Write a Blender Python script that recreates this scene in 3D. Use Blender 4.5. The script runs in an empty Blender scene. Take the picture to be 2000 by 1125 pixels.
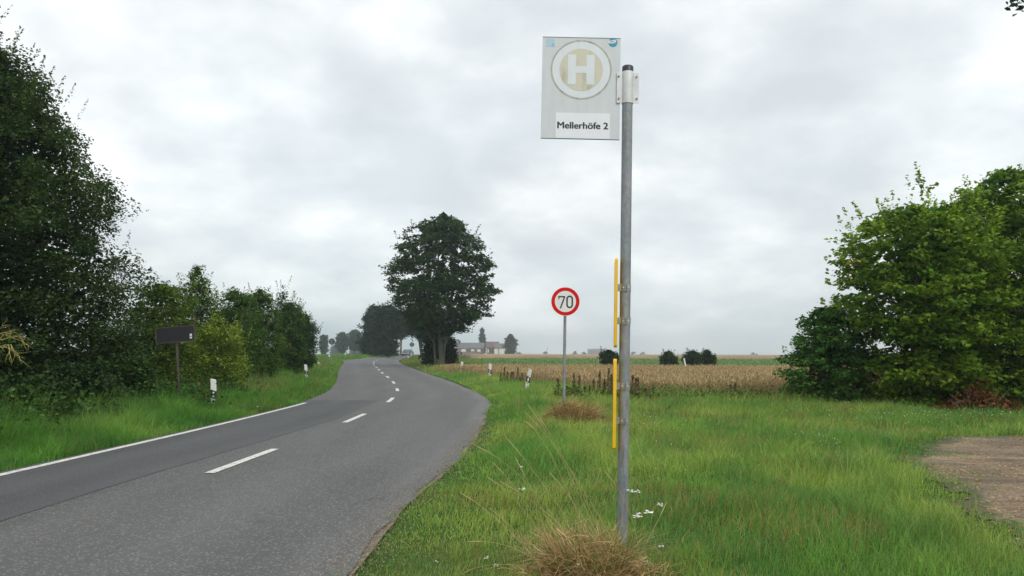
import bpy, math, random
import numpy as np
from mathutils import Vector, Matrix, Euler
R_ = math.radians
C = bpy.context.scene.collection
PI = math.pi

# ------------------------------------------------------------------ camera
H = 1.4; F = 1600.0
cam = bpy.data.cameras.new('camera'); camo = bpy.data.objects.new('camera', cam); C.objects.link(camo)
cam.sensor_fit = 'HORIZONTAL'; cam.sensor_width = 36; cam.lens = 36*F/2000
cam.clip_start = 0.05; cam.clip_end = 9000
PITCH = math.atan(130/F)
CM = Euler((PI/2+PITCH, 0, 0)).to_matrix() @ Matrix.Rotation(R_(0.2), 3, 'Z')
camo.matrix_world = Matrix.Translation((0, 0, H)) @ CM.to_4x4()
bpy.context.scene.camera = camo

def ray(px, py):
    return CM @ Vector(((px-1000)/F, -(py-562.5)/F, -1))
def at(px, py, Y):
    d = ray(px, py); return Vector((0, 0, H)) + d*(Y/d.y)

# ------------------------------------------------------------------ terrain
KY = [-40, 35, 46, 60, 75, 89, 110, 140, 180, 250, 3200]
KZ = [0, 0, .10, .23, .35, .48, .70, .85, .95, 1.0, 1.0]
def gz(Y): return np.interp(Y, KY, KZ)
def G(px, py):
    d = ray(px, py)
    lo, hi = 1.0, 3000.0
    f = lambda t: H + d.z*t/d.y - float(gz(t))
    for _ in range(60):
        m = (lo+hi)/2
        if f(m) > 0: lo = m
        else: hi = m
    return Vector((d.x/d.y*lo, lo, float(gz(lo))))
def xat(px, Y):            # x of a pixel column at depth Y near eye level
    return at(px, 700, Y).x

def _h(ix, iy, s):
    n = (ix.astype(np.int64)*374761393 + iy.astype(np.int64)*668265263 + s*1442695041) & 0x7fffffff
    n = ((n ^ (n >> 13))*1274126177) & 0x7fffffff
    return ((n ^ (n >> 16)) & 0xffff)/65535.0
def vn(x, y, s=0):
    x = np.asarray(x, float); y = np.asarray(y, float)
    ix = np.floor(x); iy = np.floor(y); fx = x-ix; fy = y-iy
    fx = fx*fx*(3-2*fx); fy = fy*fy*(3-2*fy)
    a = _h(ix, iy, s); b = _h(ix+1, iy, s); c = _h(ix, iy+1, s); d = _h(ix+1, iy+1, s)
    return (a*(1-fx)+b*fx)*(1-fy)+(c*(1-fx)+d*fx)*fy
def fbm(x, y, s=0, o=3):
    r = 0; a = .5; t = 0
    for i in range(o):
        r = r+a*vn(np.asarray(x)*2**i, np.asarray(y)*2**i, s+i*7); t += a; a *= .5
    return r/t

# road edges (world metres, x as a function of y)
EY = [-30, 5, 9.7, 16.4, 23.3, 30.3, 39.2, 46.3, 53.4, 60.5, 67.6, 74.7, 81.8, 88.9, 96, 103, 110, 125, 145, 180, 300, 600]
EC = [-4.6, -3.65, -3.5, -3.35, -3.5, -4.15, -5.6, -6.97, -8.4, -9.76, -11.1, -12.5, -13.75, -14.9, -16.1, -16.95, -17.6, -19.0, -20.4, -22.6, -34.5, -64]
def smooth_interp(y, X, Y_):
    y = np.asarray(y, float)
    return (np.interp(y-2, X, Y_)+np.interp(y, X, Y_)*2+np.interp(y+2, X, Y_))/4
def rc(y): return smooth_interp(y, EY, EC)
def rr(y):
    return rc(y)+np.interp(y, [0, 5.2, 7.5, 11, 21, 24.3, 31, 39, 60, 90, 600], [2.5, 2.6, 2.55, 2.75, 2.83, 2.95, 2.9, 2.85, 2.8, 2.85, 2.9])
def rl(y):
    return rc(y)-np.interp(y, [0, 9.7, 16.4, 23.3, 30, 43, 80, 92, 97, 103, 106, 112, 600], [2.45, 2.45, 2.5, 2.45, 2.6, 2.8, 3.0, 3.3, 4.6, 5.2, 3.6, 2.9, 2.9])

# ------------------------------------------------------------------ tags
def tag(o, label=None, cat=None, group=None, kind=None):
    if label: o['label'] = label
    if cat: o['category'] = cat
    if group: o['group'] = group
    if kind: o['kind'] = kind
    return o
def thing(name, label, cat, loc=(0, 0, 0), rot=(0, 0, 0), group=None):
    o = bpy.data.objects.new(name, None); C.objects.link(o)
    o.location = loc; o.rotation_euler = rot; o.empty_display_size = .2
    return tag(o, label, cat, group)
def link(name, me, parent=None):
    o = bpy.data.objects.new(name, me); C.objects.link(o)
    if parent is not None: o.parent = parent
    return o
def copy_tree(o, parent=None):
    c = o.copy(); C.objects.link(c)
    if parent is not None: c.parent = parent
    for ch in list(o.children): copy_tree(ch, c)
    return c

# ------------------------------------------------------------------ materials
def newmat(name):
    m = bpy.data.materials.new(name); m.use_nodes = True
    nt = m.node_tree; b = nt.nodes['Principled BSDF']
    return m, nt, b
def N(nt, t, **k):
    n = nt.nodes.new(t)
    for a, v in k.items():
        if a in n.inputs: n.inputs[a].default_value = v
        else: setattr(n, a, v)
    return n
def pos(nt, scale=(1, 1, 1), obj=False):
    g = N(nt, 'ShaderNodeTexCoord') if obj else N(nt, 'ShaderNodeNewGeometry')
    mp = N(nt, 'ShaderNodeMapping'); mp.inputs['Scale'].default_value = scale
    nt.links.new(g.outputs['Object' if obj else 'Position'], mp.inputs['Vector'])
    return mp.outputs['Vector']
def noise(nt, vec, scale, detail=4, rough=.6):
    n = N(nt, 'ShaderNodeTexNoise'); n.inputs['Scale'].default_value = scale
    n.inputs['Detail'].default_value = detail; n.inputs['Roughness'].default_value = rough
    nt.links.new(vec, n.inputs['Vector']); return n.outputs['Fac']
def ramp(nt, fac, stops):
    r = N(nt, 'ShaderNodeValToRGB'); e = r.color_ramp.elements
    while len(e) < len(stops): e.new(.5)
    for i, (p, c) in enumerate(stops):
        e[i].position = p; e[i].color = (c[0], c[1], c[2], 1) if hasattr(c, '__len__') else (c, c, c, 1)
    nt.links.new(fac, r.inputs['Fac']); return r.outputs['Color']
def mixc(nt, fac, a, b, mode='MIX'):
    m = N(nt, 'ShaderNodeMix', data_type='RGBA', blend_type=mode)
    for i, v in ((0, fac), (6, a), (7, b)):
        if hasattr(v, 'is_linked') or hasattr(v, 'links'): nt.links.new(v, m.inputs[i])
        elif i == 0: m.inputs[0].default_value = v
        else: m.inputs[i].default_value = (v[0], v[1], v[2], 1)
    return m.outputs[2]
def bump(nt, b, h, strength=.3, dist=.01):
    n = N(nt, 'ShaderNodeBump'); n.inputs['Strength'].default_value = strength; n.inputs['Distance'].default_value = dist
    nt.links.new(h, n.inputs['Height']); nt.links.new(n.outputs['Normal'], b.inputs['Normal'])
def simple(name, col, rough=.6, metal=0, var=.12, scale=8, bmp=0, spec=.5):
    m, nt, b = newmat(name)
    v = pos(nt, obj=True); f = noise(nt, v, scale)
    c = ramp(nt, f, [(.3, tuple(x*(1-var) for x in col)), (.7, tuple(min(1, x*(1+var)) for x in col))])
    nt.links.new(c, b.inputs['Base Color'])
    b.inputs['Roughness'].default_value = rough; b.inputs['Metallic'].default_value = metal
    b.inputs['Specular IOR Level'].default_value = spec
    if bmp: bump(nt, b, f, bmp, .005)
    return m
def vegmat(name, trans=.3, rough=.55, spec=.25):
    m, nt, b = newmat(name)
    a = N(nt, 'ShaderNodeAttribute', attribute_name='col')
    nt.links.new(a.outputs['Color'], b.inputs['Base Color'])
    b.inputs['Roughness'].default_value = rough; b.inputs['Specular IOR Level'].default_value = spec
    if trans > 0:
        t = N(nt, 'ShaderNodeBsdfTranslucent'); mx = N(nt, 'ShaderNodeMixShader'); mx.inputs[0].default_value = trans
        c2 = mixc(nt, 1.0, a.outputs['Color'], (1.25, 1.2, .6), 'MULTIPLY')
        nt.links.new(c2, t.inputs['Color'])
        nt.links.new(b.outputs[0], mx.inputs[1]); nt.links.new(t.outputs[0], mx.inputs[2])
        nt.links.new(mx.outputs[0], nt.nodes['Material Output'].inputs['Surface'])
    return m
M_leaf = vegmat('leaf', .30, .6, .12)
M_far = vegmat('distant leaf', .15, .8, .04)
M_grass = vegmat('grass blade', .35, .55, .2)
M_dry = vegmat('dry stalk', .2, .7, .15)
M_flower = simple('flower white', (.75, .74, .68), .7)
M_bark = simple('bark', (.13, .105, .075), .9, var=.35, scale=14, bmp=.8)
M_barkg = simple('mossy bark', (.085, .085, .055), .9, var=.4, scale=10, bmp=.8)
M_lichen = simple('lichen twig', (.30, .26, .07), .9, var=.5, scale=20)
M_white = simple('white paint', (.72, .72, .69), .45, var=.05, scale=5)
M_black = simple('black plastic', (.018, .018, .02), .45, var=.2)
M_red = simple('red retroreflective film', (.60, .004, .006), .5, var=.06, scale=3, spec=.15)
M_digit = simple('black film', (.012, .016, .018), .5, var=.2)

def m_galv():
    m, nt, b = newmat('galvanised steel')
    v = pos(nt, (1, 1, 1), True)
    vo = N(nt, 'ShaderNodeTexVoronoi'); vo.inputs['Scale'].default_value = 45; nt.links.new(v, vo.inputs['Vector'])
    f = noise(nt, pos(nt, (1, 1, .35), True), 9, 5, .7)
    c1 = ramp(nt, f, [(.25, (.17, .18, .19)), (.5, (.25, .265, .275)), (.8, (.36, .37, .375))])
    c2 = mixc(nt, .18, c1, vo.outputs['Color'], 'SOFT_LIGHT')
    st = noise(nt, pos(nt, (14, 14, 1.4), True), 2.2, 5, .6)      # algae streaks
    k = ramp(nt, st, [(.55, 0), (.75, 1)])
    c3 = mixc(nt, k, c2, (.13, .13, .085))
    nt.links.new(c3, b.inputs['Base Color']); b.inputs['Metallic'].default_value = .35; b.inputs['Roughness'].default_value = .6
    bump(nt, b, f, .15, .002)
    return m
M_galv = m_galv()
M_alu = simple('aluminium bracket', (.62, .62, .61), .45, .25, var=.12, scale=10)
M_clamp = simple('steel clamp', (.34, .34, .32), .4, .6, var=.25, scale=30)
M_yellow = simple('yellow enamel', (.80, .47, .012), .35, var=.10, scale=6)
M_signback = simple('sign back grey', (.06, .063, .068), .6)

def m_panel(name, base, stain, lo, hi):
    m, nt, b = newmat(name)
    st = noise(nt, pos(nt, (3, 3, 1), True), 5, 6, .65)
    k = ramp(nt, st, [(lo, 0), (hi, 1)])
    c = mixc(nt, k, base, stain); nt.links.new(c, b.inputs['Base Color'])
    b.inputs['Roughness'].default_value = .5
    return m
M_panel = m_panel('weathered sign panel', (.60, .625, .64), (.54, .565, .57), .35, .75)
M_emwhite = m_panel('emblem white film', (.68, .71, .74), (.62, .65, .67), .4, .8)
M_emyellow = m_panel('faded emblem film', (.58, .555, .44), (.36, .33, .22), .52, .80)
M_emring = m_panel('stained ring film', (.44, .43, .35), (.20, .19, .13), .45, .72)
M_plate = m_panel('white paper plate', (.76, .77, .80), (.72, .73, .76), .4, .8)
M_text = simple('dark lettering', (.02, .022, .035), .6)
M_blue1 = simple('faded light blue film', (.40, .58, .70), .5, var=.08, scale=60)
M_blue2 = simple('blue lettering film', (.22, .42, .60), .5)
M_teal = simple('teal film', (.02, .29, .42), .5)

def m_asphalt(name, lo, mid, hi, speck, tracks):
    m, nt, b = newmat(name)
    v = pos(nt)
    big = noise(nt, pos(nt, (1, .25, 1)), .9, 5, .6)
    big2 = noise(nt, pos(nt, (1.6, .12, 1)), 1.0, 3, .5)
    fine = noise(nt, v, 95, 2, .7)
    grain = N(nt, 'ShaderNodeTexVoronoi'); grain.inputs['Scale'].default_value = 75; nt.links.new(v, grain.inputs['Vector'])
    c = ramp(nt, big, [(.25, lo), (.5, mid), (.8, hi)])
    c = mixc(nt, .5, c, ramp(nt, big2, [(.3, tuple(x*.78 for x in mid)), (.7, tuple(x*1.22 for x in mid))]))
    la = N(nt, 'ShaderNodeAttribute', attribute_name='lat')
    wob = noise(nt, pos(nt, (1, .2, 1)), 1.4, 3, .5)
    ad = N(nt, 'ShaderNodeMath', operation='MULTIPLY_ADD'); nt.links.new(wob, ad.inputs[0]); ad.inputs[1].default_value = .10; nt.links.new(la.outputs['Fac'], ad.inputs[2])
    tr = ramp(nt, ad.outputs[0], tracks)
    c = mixc(nt, 1.0, c, tr, 'MULTIPLY')
    blot = noise(nt, pos(nt, (1, .45, 1)), 2.6, 6, .7)
    c = mixc(nt, 1.0, c, ramp(nt, blot, [(.33, .80), (.42, 1.0), (.7, 1.04)]), 'MULTIPLY')
    g = ramp(nt, fine, [(.3, .68), (.7, 1.34)])
    c = mixc(nt, .75, c, g, 'MULTIPLY')
    gc = N(nt, 'ShaderNodeSeparateColor'); nt.links.new(grain.outputs['Color'], gc.inputs[0])
    k = ramp(nt, gc.outputs[0], [(.86, 0), (.90, speck)])
    c = mixc(nt, k, c, (.34, .31, .26))
    nt.links.new(c, b.inputs['Base Color']); b.inputs['Roughness'].default_value = .82
    bump(nt, b, fine, .35, .006)
    return m
M_asph = m_asphalt('worn asphalt', (.066, .066, .066), (.085, .085, .084), (.106, .104, .101), .40, [(.0, .95), (.16, .82), (.28, 1.0), (.42, .84), (.50, .97), (.62, .88), (.74, 1.05), (.86, .90), (.97, 1.0), (1.0, 1.25)])
M_asph2 = m_asphalt('dark asphalt', (.046, .047, .049), (.060, .061, .063), (.074, .075, .076), .15, [(.0, 1.1), (.25, .85), (.5, 1.02), (.8, .80), (1.0, 1.0)])

def m_mark():
    m, nt, b = newmat('road marking paint')
    f = noise(nt, pos(nt), 22, 5, .75)
    c = ramp(nt, f, [(.36, (.17, .17, .165)), (.44, (.52, .51, .47)), (.55, (.64, .63, .58)), (.8, (.72, .71, .66))])
    nt.links.new(c, b.inputs['Base Color']); b.inputs['Roughness'].default_value = .7
    return m
M_mark = m_mark()

def m_ground():
    m, nt, b = newmat('soil and turf')
    v = pos(nt)
    a = noise(nt, v, .8, 5, .6); f = noise(nt, v, 14, 4, .7)
    c = ramp(nt, a, [(.3, (.030, .058, .014)), (.5, (.045, .085, .018)), (.75, (.085, .095, .030))])
    c = mixc(nt, .8, c, ramp(nt, f, [(.25, .5), (.75, 1.5)]), 'MULTIPLY')
    nt.links.new(c, b.inputs['Base Color']); b.inputs['Roughness'].default_value = .95; b.inputs['Specular IOR Level'].default_value = .1
    bump(nt, b, f, .6, .03)
    return m
M_ground = m_ground()
def m_dirt(name, c0, c1, c2):
    m, nt, b = newmat(name)
    v = pos(nt)
    a = noise(nt, v, 1.1, 5, .65); f = noise(nt, v, 30, 4, .8)
    vo = N(nt, 'ShaderNodeTexVoronoi'); vo.inputs['Scale'].default_value = 38; nt.links.new(v, vo.inputs['Vector'])
    sc = N(nt, 'ShaderNodeSeparateColor'); nt.links.new(vo.outputs['Color'], sc.inputs[0])
    c = ramp(nt, a, [(.3, c0), (.5, c1), (.72, c2)])
    c = mixc(nt, .8, c, ramp(nt, f, [(.25, .45), (.75, 1.6)]), 'MULTIPLY')
    c = mixc(nt, .6, c, ramp(nt, sc.outputs[0], [(.1, .6), (.9, 1.45)]), 'MULTIPLY')
    nt.links.new(c, b.inputs['Base Color']); b.inputs['Roughness'].default_value = .95
    bump(nt, b, f, .8, .02)
    return m
M_dirt = m_dirt('gravel and wood chip ground', (.125, .092, .066), (.19, .138, .088), (.27, .19, .11))
def _soft():
    nt = M_dirt.node_tree; b = nt.nodes['Principled BSDF']; src = b.inputs['Base Color'].links[0].from_socket
    ma = N(nt, 'ShaderNodeAttribute', attribute_name='mask'); nz = noise(nt, pos(nt), 7, 5, .75)
    ad = N(nt, 'ShaderNodeMath', operation='MULTIPLY_ADD'); nt.links.new(nz, ad.inputs[0]); ad.inputs[1].default_value = 1.2; nt.links.new(ma.outputs['Fac'], ad.inputs[2])
    k = ramp(nt, ad.outputs[0], [(.78, 0), (1.0, 1)])
    soil = ramp(nt, noise(nt, pos(nt), 12, 4, .7), [(.3, (.045, .06, .02)), (.7, (.11, .10, .05))])
    rut = noise(nt, pos(nt, (.25, 1.1, 1)), 2.2, 5, .65)
    src = mixc(nt, 1.0, src, ramp(nt, rut, [(.38, .55), (.5, .95), (.65, 1.25)]), 'MULTIPLY')
    nt.links.new(mixc(nt, k, soil, src), b.inputs['Base Color'])
_soft()
M_shoulder = m_dirt('gritty road edge', (.12, .10, .08), (.19, .15, .11), (.26, .20, .14))
def m_crop(name, c0, c1, c2, sc):
    m, nt, b = newmat(name)
    a = noise(nt, pos(nt, (1, .25, 1)), .35, 5, .6); f = noise(nt, pos(nt, (1, .5, 1)), sc, 4, .8)
    c = ramp(nt, a, [(.3, c0), (.5, c1), (.75, c2)])
    c = mixc(nt, .8, c, ramp(nt, f, [(.25, .6), (.75, 1.4)]), 'MULTIPLY')
    nt.links.new(c, b.inputs['Base Color']); b.inputs['Roughness'].default_value = .95; b.inputs['Specular IOR Level'].default_value = .05
    bump(nt, b, f, 1, .08)
    return m
M_wheat = m_crop('ripe wheat canopy', (.25, .185, .115), (.31, .235, .15), (.36, .275, .175), 5)
M_beet = m_crop('green crop canopy', (.07, .13, .04), (.10, .175, .055), (.14, .20, .065), 3)

# ------------------------------------------------------------------ mesh helpers
class MB:
    def __init__(s): s.v = []; s.f = []; s.m = []; s.sm = []; s.mats = []
    def mi(s, mat):
        if mat not in s.mats: s.mats.append(mat)
        return s.mats.index(mat)
    def add(s, vs, fs, mat, smooth=False):
        o = len(s.v); s.v += [tuple(v) for v in vs]; k = s.mi(mat)
        for f in fs: s.f.append([i+o for i in f]); s.m.append(k); s.sm.append(smooth)
        return s
    def box(s, c, d, mat, rot=None):
        x, y, z = d[0]/2, d[1]/2, d[2]/2
        vs = [Vector((a*x, b*y, e*z)) for a in (-1, 1) for b in (-1, 1) for e in (-1, 1)]
        if rot is not None: vs = [rot @ v for v in vs]
        vs = [v+Vector(c) for v in vs]
        return s.add(vs, [(0, 1, 3, 2), (4, 6, 7, 5), (0, 4, 5, 1), (2, 3, 7, 6), (0, 2, 6, 4), (1, 5, 7, 3)], mat)
    def prism(s, pts, a, b, mat, axis='Y', smooth=False):
        # outline pts in (x,z) extruded in y from a to b  (axis Y);  axis Z: outline (x,y) extruded in z
        n = len(pts)
        if axis == 'Y': v = [(p[0], a, p[1]) for p in pts]+[(p[0], b, p[1]) for p in pts]
        elif axis == 'Z': v = [(p[0], p[1], a) for p in pts]+[(p[0], p[1], b) for p in pts]
        else: v = [(a, p[0], p[1]) for p in pts]+[(b, p[0], p[1]) for p in pts]
        s.add(v, [tuple(range(n))[::-1], tuple(range(n, 2*n))], mat)
        return s.add(v, [(i, (i+1) % n, n+(i+1) % n, n+i) for i in range(n)], mat, smooth)
    def tube(s, pts, rad, mat, n=8, cap=True):
        pts = [Vector(p) for p in pts]; rings = []
        if not hasattr(rad, '__len__'): rad = [rad]*len(pts)
        for i, p in enumerate(pts):
            d = (pts[min(i+1, len(pts)-1)]-pts[max(i-1, 0)]).normalized()
            u = d.orthogonal().normalized() if i == 0 else (u - d*u.dot(d)).normalized()
            w = d.cross(u)
            rings.append([p+(u*math.cos(2*PI*k/n)+w*math.sin(2*PI*k/n))*rad[i] for k in range(n)])
        v = [q for r in rings for q in r]; f = []
        for i in range(len(pts)-1):
            for k in range(n):
                a = i*n+k; b = i*n+(k+1) % n; f.append((a, b, b+n, a+n))
        s.add(v, f, mat, True)
        if cap: s.add(v, [tuple(range(n))[::-1], tuple(range(len(v)-n, len(v)))], mat)
        return s
    def build(s, name, parent=None, bevel=0):
        me = bpy.data.meshes.new(name); me.from_pydata(s.v, [], s.f)
        for m in s.mats: me.materials.append(m)
        me.polygons.foreach_set('material_index', s.m); me.polygons.foreach_set('use_smooth', s.sm)
        me.update(); o = link(name, me, parent)
        if bevel:
            b = o.modifiers.new('b', 'BEVEL'); b.width = bevel; b.segments = 2; b.limit_method = 'ANGLE'
        return o

def npmesh(name, verts, faces, cols=None, mat=None, parent=None, smooth=False):
    """verts (n,3); faces list of (m,k) int arrays; cols (n,3)"""
    me = bpy.data.meshes.new(name)
    verts = np.ascontiguousarray(verts, dtype=np.float32)
    me.vertices.add(len(verts)); me.vertices.foreach_set('co', verts.ravel())
    faces = [f for f in faces if len(f)]
    tot = sum(f.size for f in faces); nf = sum(len(f) for f in faces)
    me.loops.add(tot); me.polygons.add(nf)
    me.loops.foreach_set('vertex_index', np.concatenate([f.ravel() for f in faces]).astype(np.int32))
    ls = []; o = 0
    for f in faces:
        ls.append(o+np.arange(len(f))*f.shape[1]); o += f.size
    me.polygons.foreach_set('loop_start', np.concatenate(ls).astype(np.int32))
    me.update(calc_edges=True)
    if smooth: me.polygons.foreach_set('use_smooth', np.ones(nf, bool))
    if cols is not None:
        a = me.color_attributes.new('col', 'FLOAT_COLOR', 'POINT')
        c4 = np.ones((len(verts), 4), np.float32); c4[:, :3] = np.clip(cols, 0, 1)
        a.data.foreach_set('color', c4.ravel())
    if mat: me.materials.append(mat)
    return link(name, me, parent)

def ribbons(P, W, side):
    """P (n,k,3) spine points, W (n,k) half widths, side (n,3) -> verts, quads"""
    n, k, _ = P.shape
    A = P-side[:, None, :]*W[..., None]; B = P+side[:, None, :]*W[..., None]
    V = np.stack([A, B], 2).reshape(n*k*2, 3)
    base = (np.arange(n)*k*2)[:, None]+np.arange(k-1)[None, :]*2
    Q = np.stack([base, base+1, base+3, base+2], -1).reshape(-1, 4)
    return V, Q
def blades(base, h, w, ldir, lean, rng, k=3):
    n = len(base); t = np.linspace(0, 1, k)[None, :]
    P = np.zeros((n, k, 3))
    hh = h[:, None]*(t*(1-.35*lean[:, None]*t))
    off = h[:, None]*lean[:, None]*t**2
    P[..., 0] = base[:, 0:1]+np.cos(ldir)[:, None]*off
    P[..., 1] = base[:, 1:2]+np.sin(ldir)[:, None]*off
    P[..., 2] = base[:, 2:3]+hh
    a = rng.uniform(0, 2*PI, n)
    side = np.stack([np.cos(a), np.sin(a), np.zeros(n)], 1)
    W = w[:, None]*.5*(1-.92*t**1.4)
    return ribbons(P, W, side)

def leaf_cards(cent, size, rng, up=.6, wid=.32, out=None):
    n = len(cent)
    nr = rng.normal(size=(n, 3)); nr /= np.linalg.norm(nr, axis=1)[:, None]
    nr[:, 2] = np.abs(nr[:, 2])+up
    if out is not None: nr += out
    nr /= np.linalg.norm(nr, axis=1)[:, None]
    r = rng.normal(size=(n, 3)); t = r-nr*(r*nr).sum(1)[:, None]; t /= np.linalg.norm(t, axis=1)[:, None]
    b = np.cross(nr, t); s = size[:, None]
    c = cent-t*s*.5
    V = np.stack([c, c+t*s*.42-b*s*wid+nr*s*.10, c+t*s-nr*s*.08, c+t*s*.42+b*s*wid+nr*s*.10], 1).reshape(-1, 3)
    q = np.arange(n)[:, None]*4
    T = np.concatenate([q+np.array([[0, 3, 2]]), q+np.array([[0, 2, 1]])])
    return V, T

def prof(z, pr):
    return np.interp(z, [p[0] for p in pr], [p[1] for p in pr])
def foliage(name, parent, pr, ncl, nlf, leaf, cr, seed, c0, c1, mat=None, flat=.6, shell=.55, rough=.35, shoots=0, shoot_len=.5, accents=(), up=.6, gap=0, inner=0, spikes=()):
    """pr: list of (z, radius) in local metres; returns clump centres"""
    rng = np.random.default_rng(seed)
    z0, z1 = pr[0][0], pr[-1][0]
    zz = rng.uniform(z0, z1, ncl*6); rr_ = prof(zz, pr)
    keep = rng.uniform(0, max(p[1] for p in pr), len(zz)) < rr_+.08*max(p[1] for p in pr)
    zz = zz[keep][:ncl]; n = len(zz); th = rng.uniform(0, 2*PI, n)
    mod = 1-rough/2+rough*fbm(th*1.9+seed, zz*1.1, seed)*1.6-rough*.3
    rad = prof(zz, pr)*mod*(shell+(1-shell)*rng.uniform(0, 1, n)**.6)
    fill = rng.uniform(0, 1, n) < .28
    rad = np.where(fill, rad*rng.uniform(.2, .9, n), rad)
    cen = np.stack([rad*np.cos(th), rad*np.sin(th), zz], 1)
    if gap: 
        g = vn(th*2.3, zz*1.3, seed+5); cen = cen[g > gap]; n = len(cen)
    crs = cr*rng.uniform(.6, 1.35, n)
    nl = np.maximum(4, (nlf*(crs/cr)**2/ (1.05)).astype(int))
    idx = np.repeat(np.arange(n), nl); m = len(idx)
    d = rng.normal(size=(m, 3)); d /= np.linalg.norm(d, axis=1)[:, None]
    d *= rng.uniform(0, 1, m)[:, None]**.45
    d[:, 2] *= flat
    # droop outwards: sprays
    ax = rng.uniform(0, 2*PI, n)
    P = cen[idx]+d*crs[idx][:, None]
    P[:, 0] += np.cos(ax)[idx]*d[:, 0]*crs[idx]*.5
    sz = leaf*rng.uniform(.6, 1.3, m)
    u = rng.uniform(0, 1, n)[idx]*.7+rng.uniform(0, 1, m)*.3
    lum = (.78+.44*rng.uniform(0, 1, m))[:, None]
    # outward-most leaves (young growth) lighter in hue
    col = (np.array(c0)[None]*(1-u[:, None])+np.array(c1)[None]*u[:, None])*lum
    if shoots:
        top = np.argsort(-(cen[:, 2]/z1*1.0+np.linalg.norm(cen[:, :2], axis=1)/max(p[1] for p in pr)*.7)+rng.uniform(0, .5, n))[:shoots]
        for i in top:
            dr = np.array([cen[i, 0], cen[i, 1], 0]); dr = dr/(np.linalg.norm(dr)+1e-6)*.5*rng.uniform(.2, 1.2)+np.array([0, 0, 1])
            L = shoot_len*rng.uniform(.4, 1.2); k = int(6+L/leaf*3.0)
            t = np.linspace(0, 1, k)**.8
            q = cen[i]+dr*crs[i]*.5+dr*L*t[:, None]+rng.normal(size=(k, 3))*leaf*.55*(1.1-t[:, None])
            P = np.concatenate([P, q]); sz = np.concatenate([sz, leaf*rng.uniform(.5, .95, k)])
            cc = np.array(c1)*rng.uniform(.8, 1.3); col = np.concatenate([col, np.tile(cc, (k, 1))])
    for (p0, p1, k, wd) in spikes:
        t = rng.uniform(0, 1, k)[:, None]; p0 = np.array(p0); p1 = np.array(p1)
        q = p0*(1-t)+p1*t+rng.normal(size=(k, 3))*wd*(1.25-t)
        # side sprigs
        P = np.concatenate([P, q]); sz = np.concatenate([sz, leaf*rng.uniform(.5, 1, k)]); col = np.concatenate([col, np.array(c1)*rng.uniform(.5, 1.2, (k, 1))])
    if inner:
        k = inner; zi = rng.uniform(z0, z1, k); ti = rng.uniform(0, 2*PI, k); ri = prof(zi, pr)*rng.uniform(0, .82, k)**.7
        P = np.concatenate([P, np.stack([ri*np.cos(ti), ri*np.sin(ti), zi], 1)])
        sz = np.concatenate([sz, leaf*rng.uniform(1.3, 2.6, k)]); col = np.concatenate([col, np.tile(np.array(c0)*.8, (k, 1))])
    for (ap, ar, ac) in accents:
        dd = np.linalg.norm(P-np.array(ap)[None], axis=1) < ar*rng.uniform(.5, 1.1, len(P))
        col[dd] = np.array(ac)*rng.uniform(.7, 1.2, dd.sum())[:, None]
    P[:, 2] = np.maximum(P[:, 2], .03)
    V, T = leaf_cards(P, sz, rng, up)
    o = npmesh(name, V, [T], np.repeat(col, 4, 0), mat or M_leaf, parent)
    return cen
def limbs(name, parent, cen, h, r, seed, mat, k=18, lean=(0, 0), stems=1, fork=.25, spread=.3):
    rnd = random.Random(seed); mb = MB()
    cs = list(range(len(cen))); rnd.shuffle(cs)
    for s_ in range(stems):
        ax = rnd.uniform(0, 6.28); sp = spread*(0 if stems == 1 else 1)
        ox, oy = math.cos(ax)*r*1.0*(stems > 1), math.sin(ax)*r*1.0*(stems > 1)
        pts = []; n = 9
        for i in range(n):
            t = i/(n-1)
            pts.append(Vector((ox+math.cos(ax)*sp*h*t*t+lean[0]*t+rnd.uniform(-.4, .4)*r*t*2, oy+math.sin(ax)*sp*h*t*t+lean[1]*t+rnd.uniform(-.4, .4)*r*t*2, h*t*.86-.08)))
        rad = [r*(1.25 if i == 0 else 1-.85*(i/(n-1))) for i in range(n)]
        mb.tube(pts, rad, mat, 9)
        for j in range(k//stems):
            c = Vector(cen[cs[(j+s_*17) % len(cs)]])
            t = min(.95, max(fork, (c.z/h)*.55+rnd.uniform(-.08, .08)))
            i = min(n-2, int(t*(n-1))); a = pts[i].lerp(pts[i+1], t*(n-1)-i)
            if c.z < a.z*.6: continue
            mid = a.lerp(c, .5)+Vector((0, 0, .06*h))+Vector([rnd.uniform(-.04, .04)*h for _ in range(3)])
            bp = [a*(1-u)**2+mid*2*u*(1-u)+c*u*u for u in [q/6 for q in range(7)]]
            r0 = rad[i]*.45
            mb.tube(bp, [r0*(1-.85*q/6) for q in range(7)], mat, 5, False)
    return mb.build(name, parent)

print('setup done')

# ================================================================== SETTING
knotY = [float(y) for y in KY]
def yrows(a, b):
    ys = set(); y = a
    while y < b:
        ys.add(round(y, 3)); y += .5 if y < 60 else (2.5 if y < 260 else y*.08)
    ys |= {k for k in knotY if a <= k <= b}; ys.add(b)
    return np.array(sorted(ys))
Ys = yrows(-20, 3000)
Xs = np.concatenate([-np.geomspace(40, 2600, 26)[::-1][:-1], np.arange(-40, 40.01, .5), np.geomspace(40, 2600, 26)[1:]])
def bumpz(X, Y):
    d = np.minimum(np.abs(X-rr(Y)), np.abs(X-rl(Y)))
    off = np.where((X > rl(Y)) & (X < rr(Y)), 0, np.clip((d-.1)/1.2, 0, 1))
    return off*(fbm(X*.45, Y*.45, 3)*.16-.06+(.06 if True else 0)*0)
GX, GY = np.meshgrid(Xs, Ys)
Z = gz(GY)+bumpz(GX, GY)*(np.abs(GX) < 40)*(GY < 250)
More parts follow.
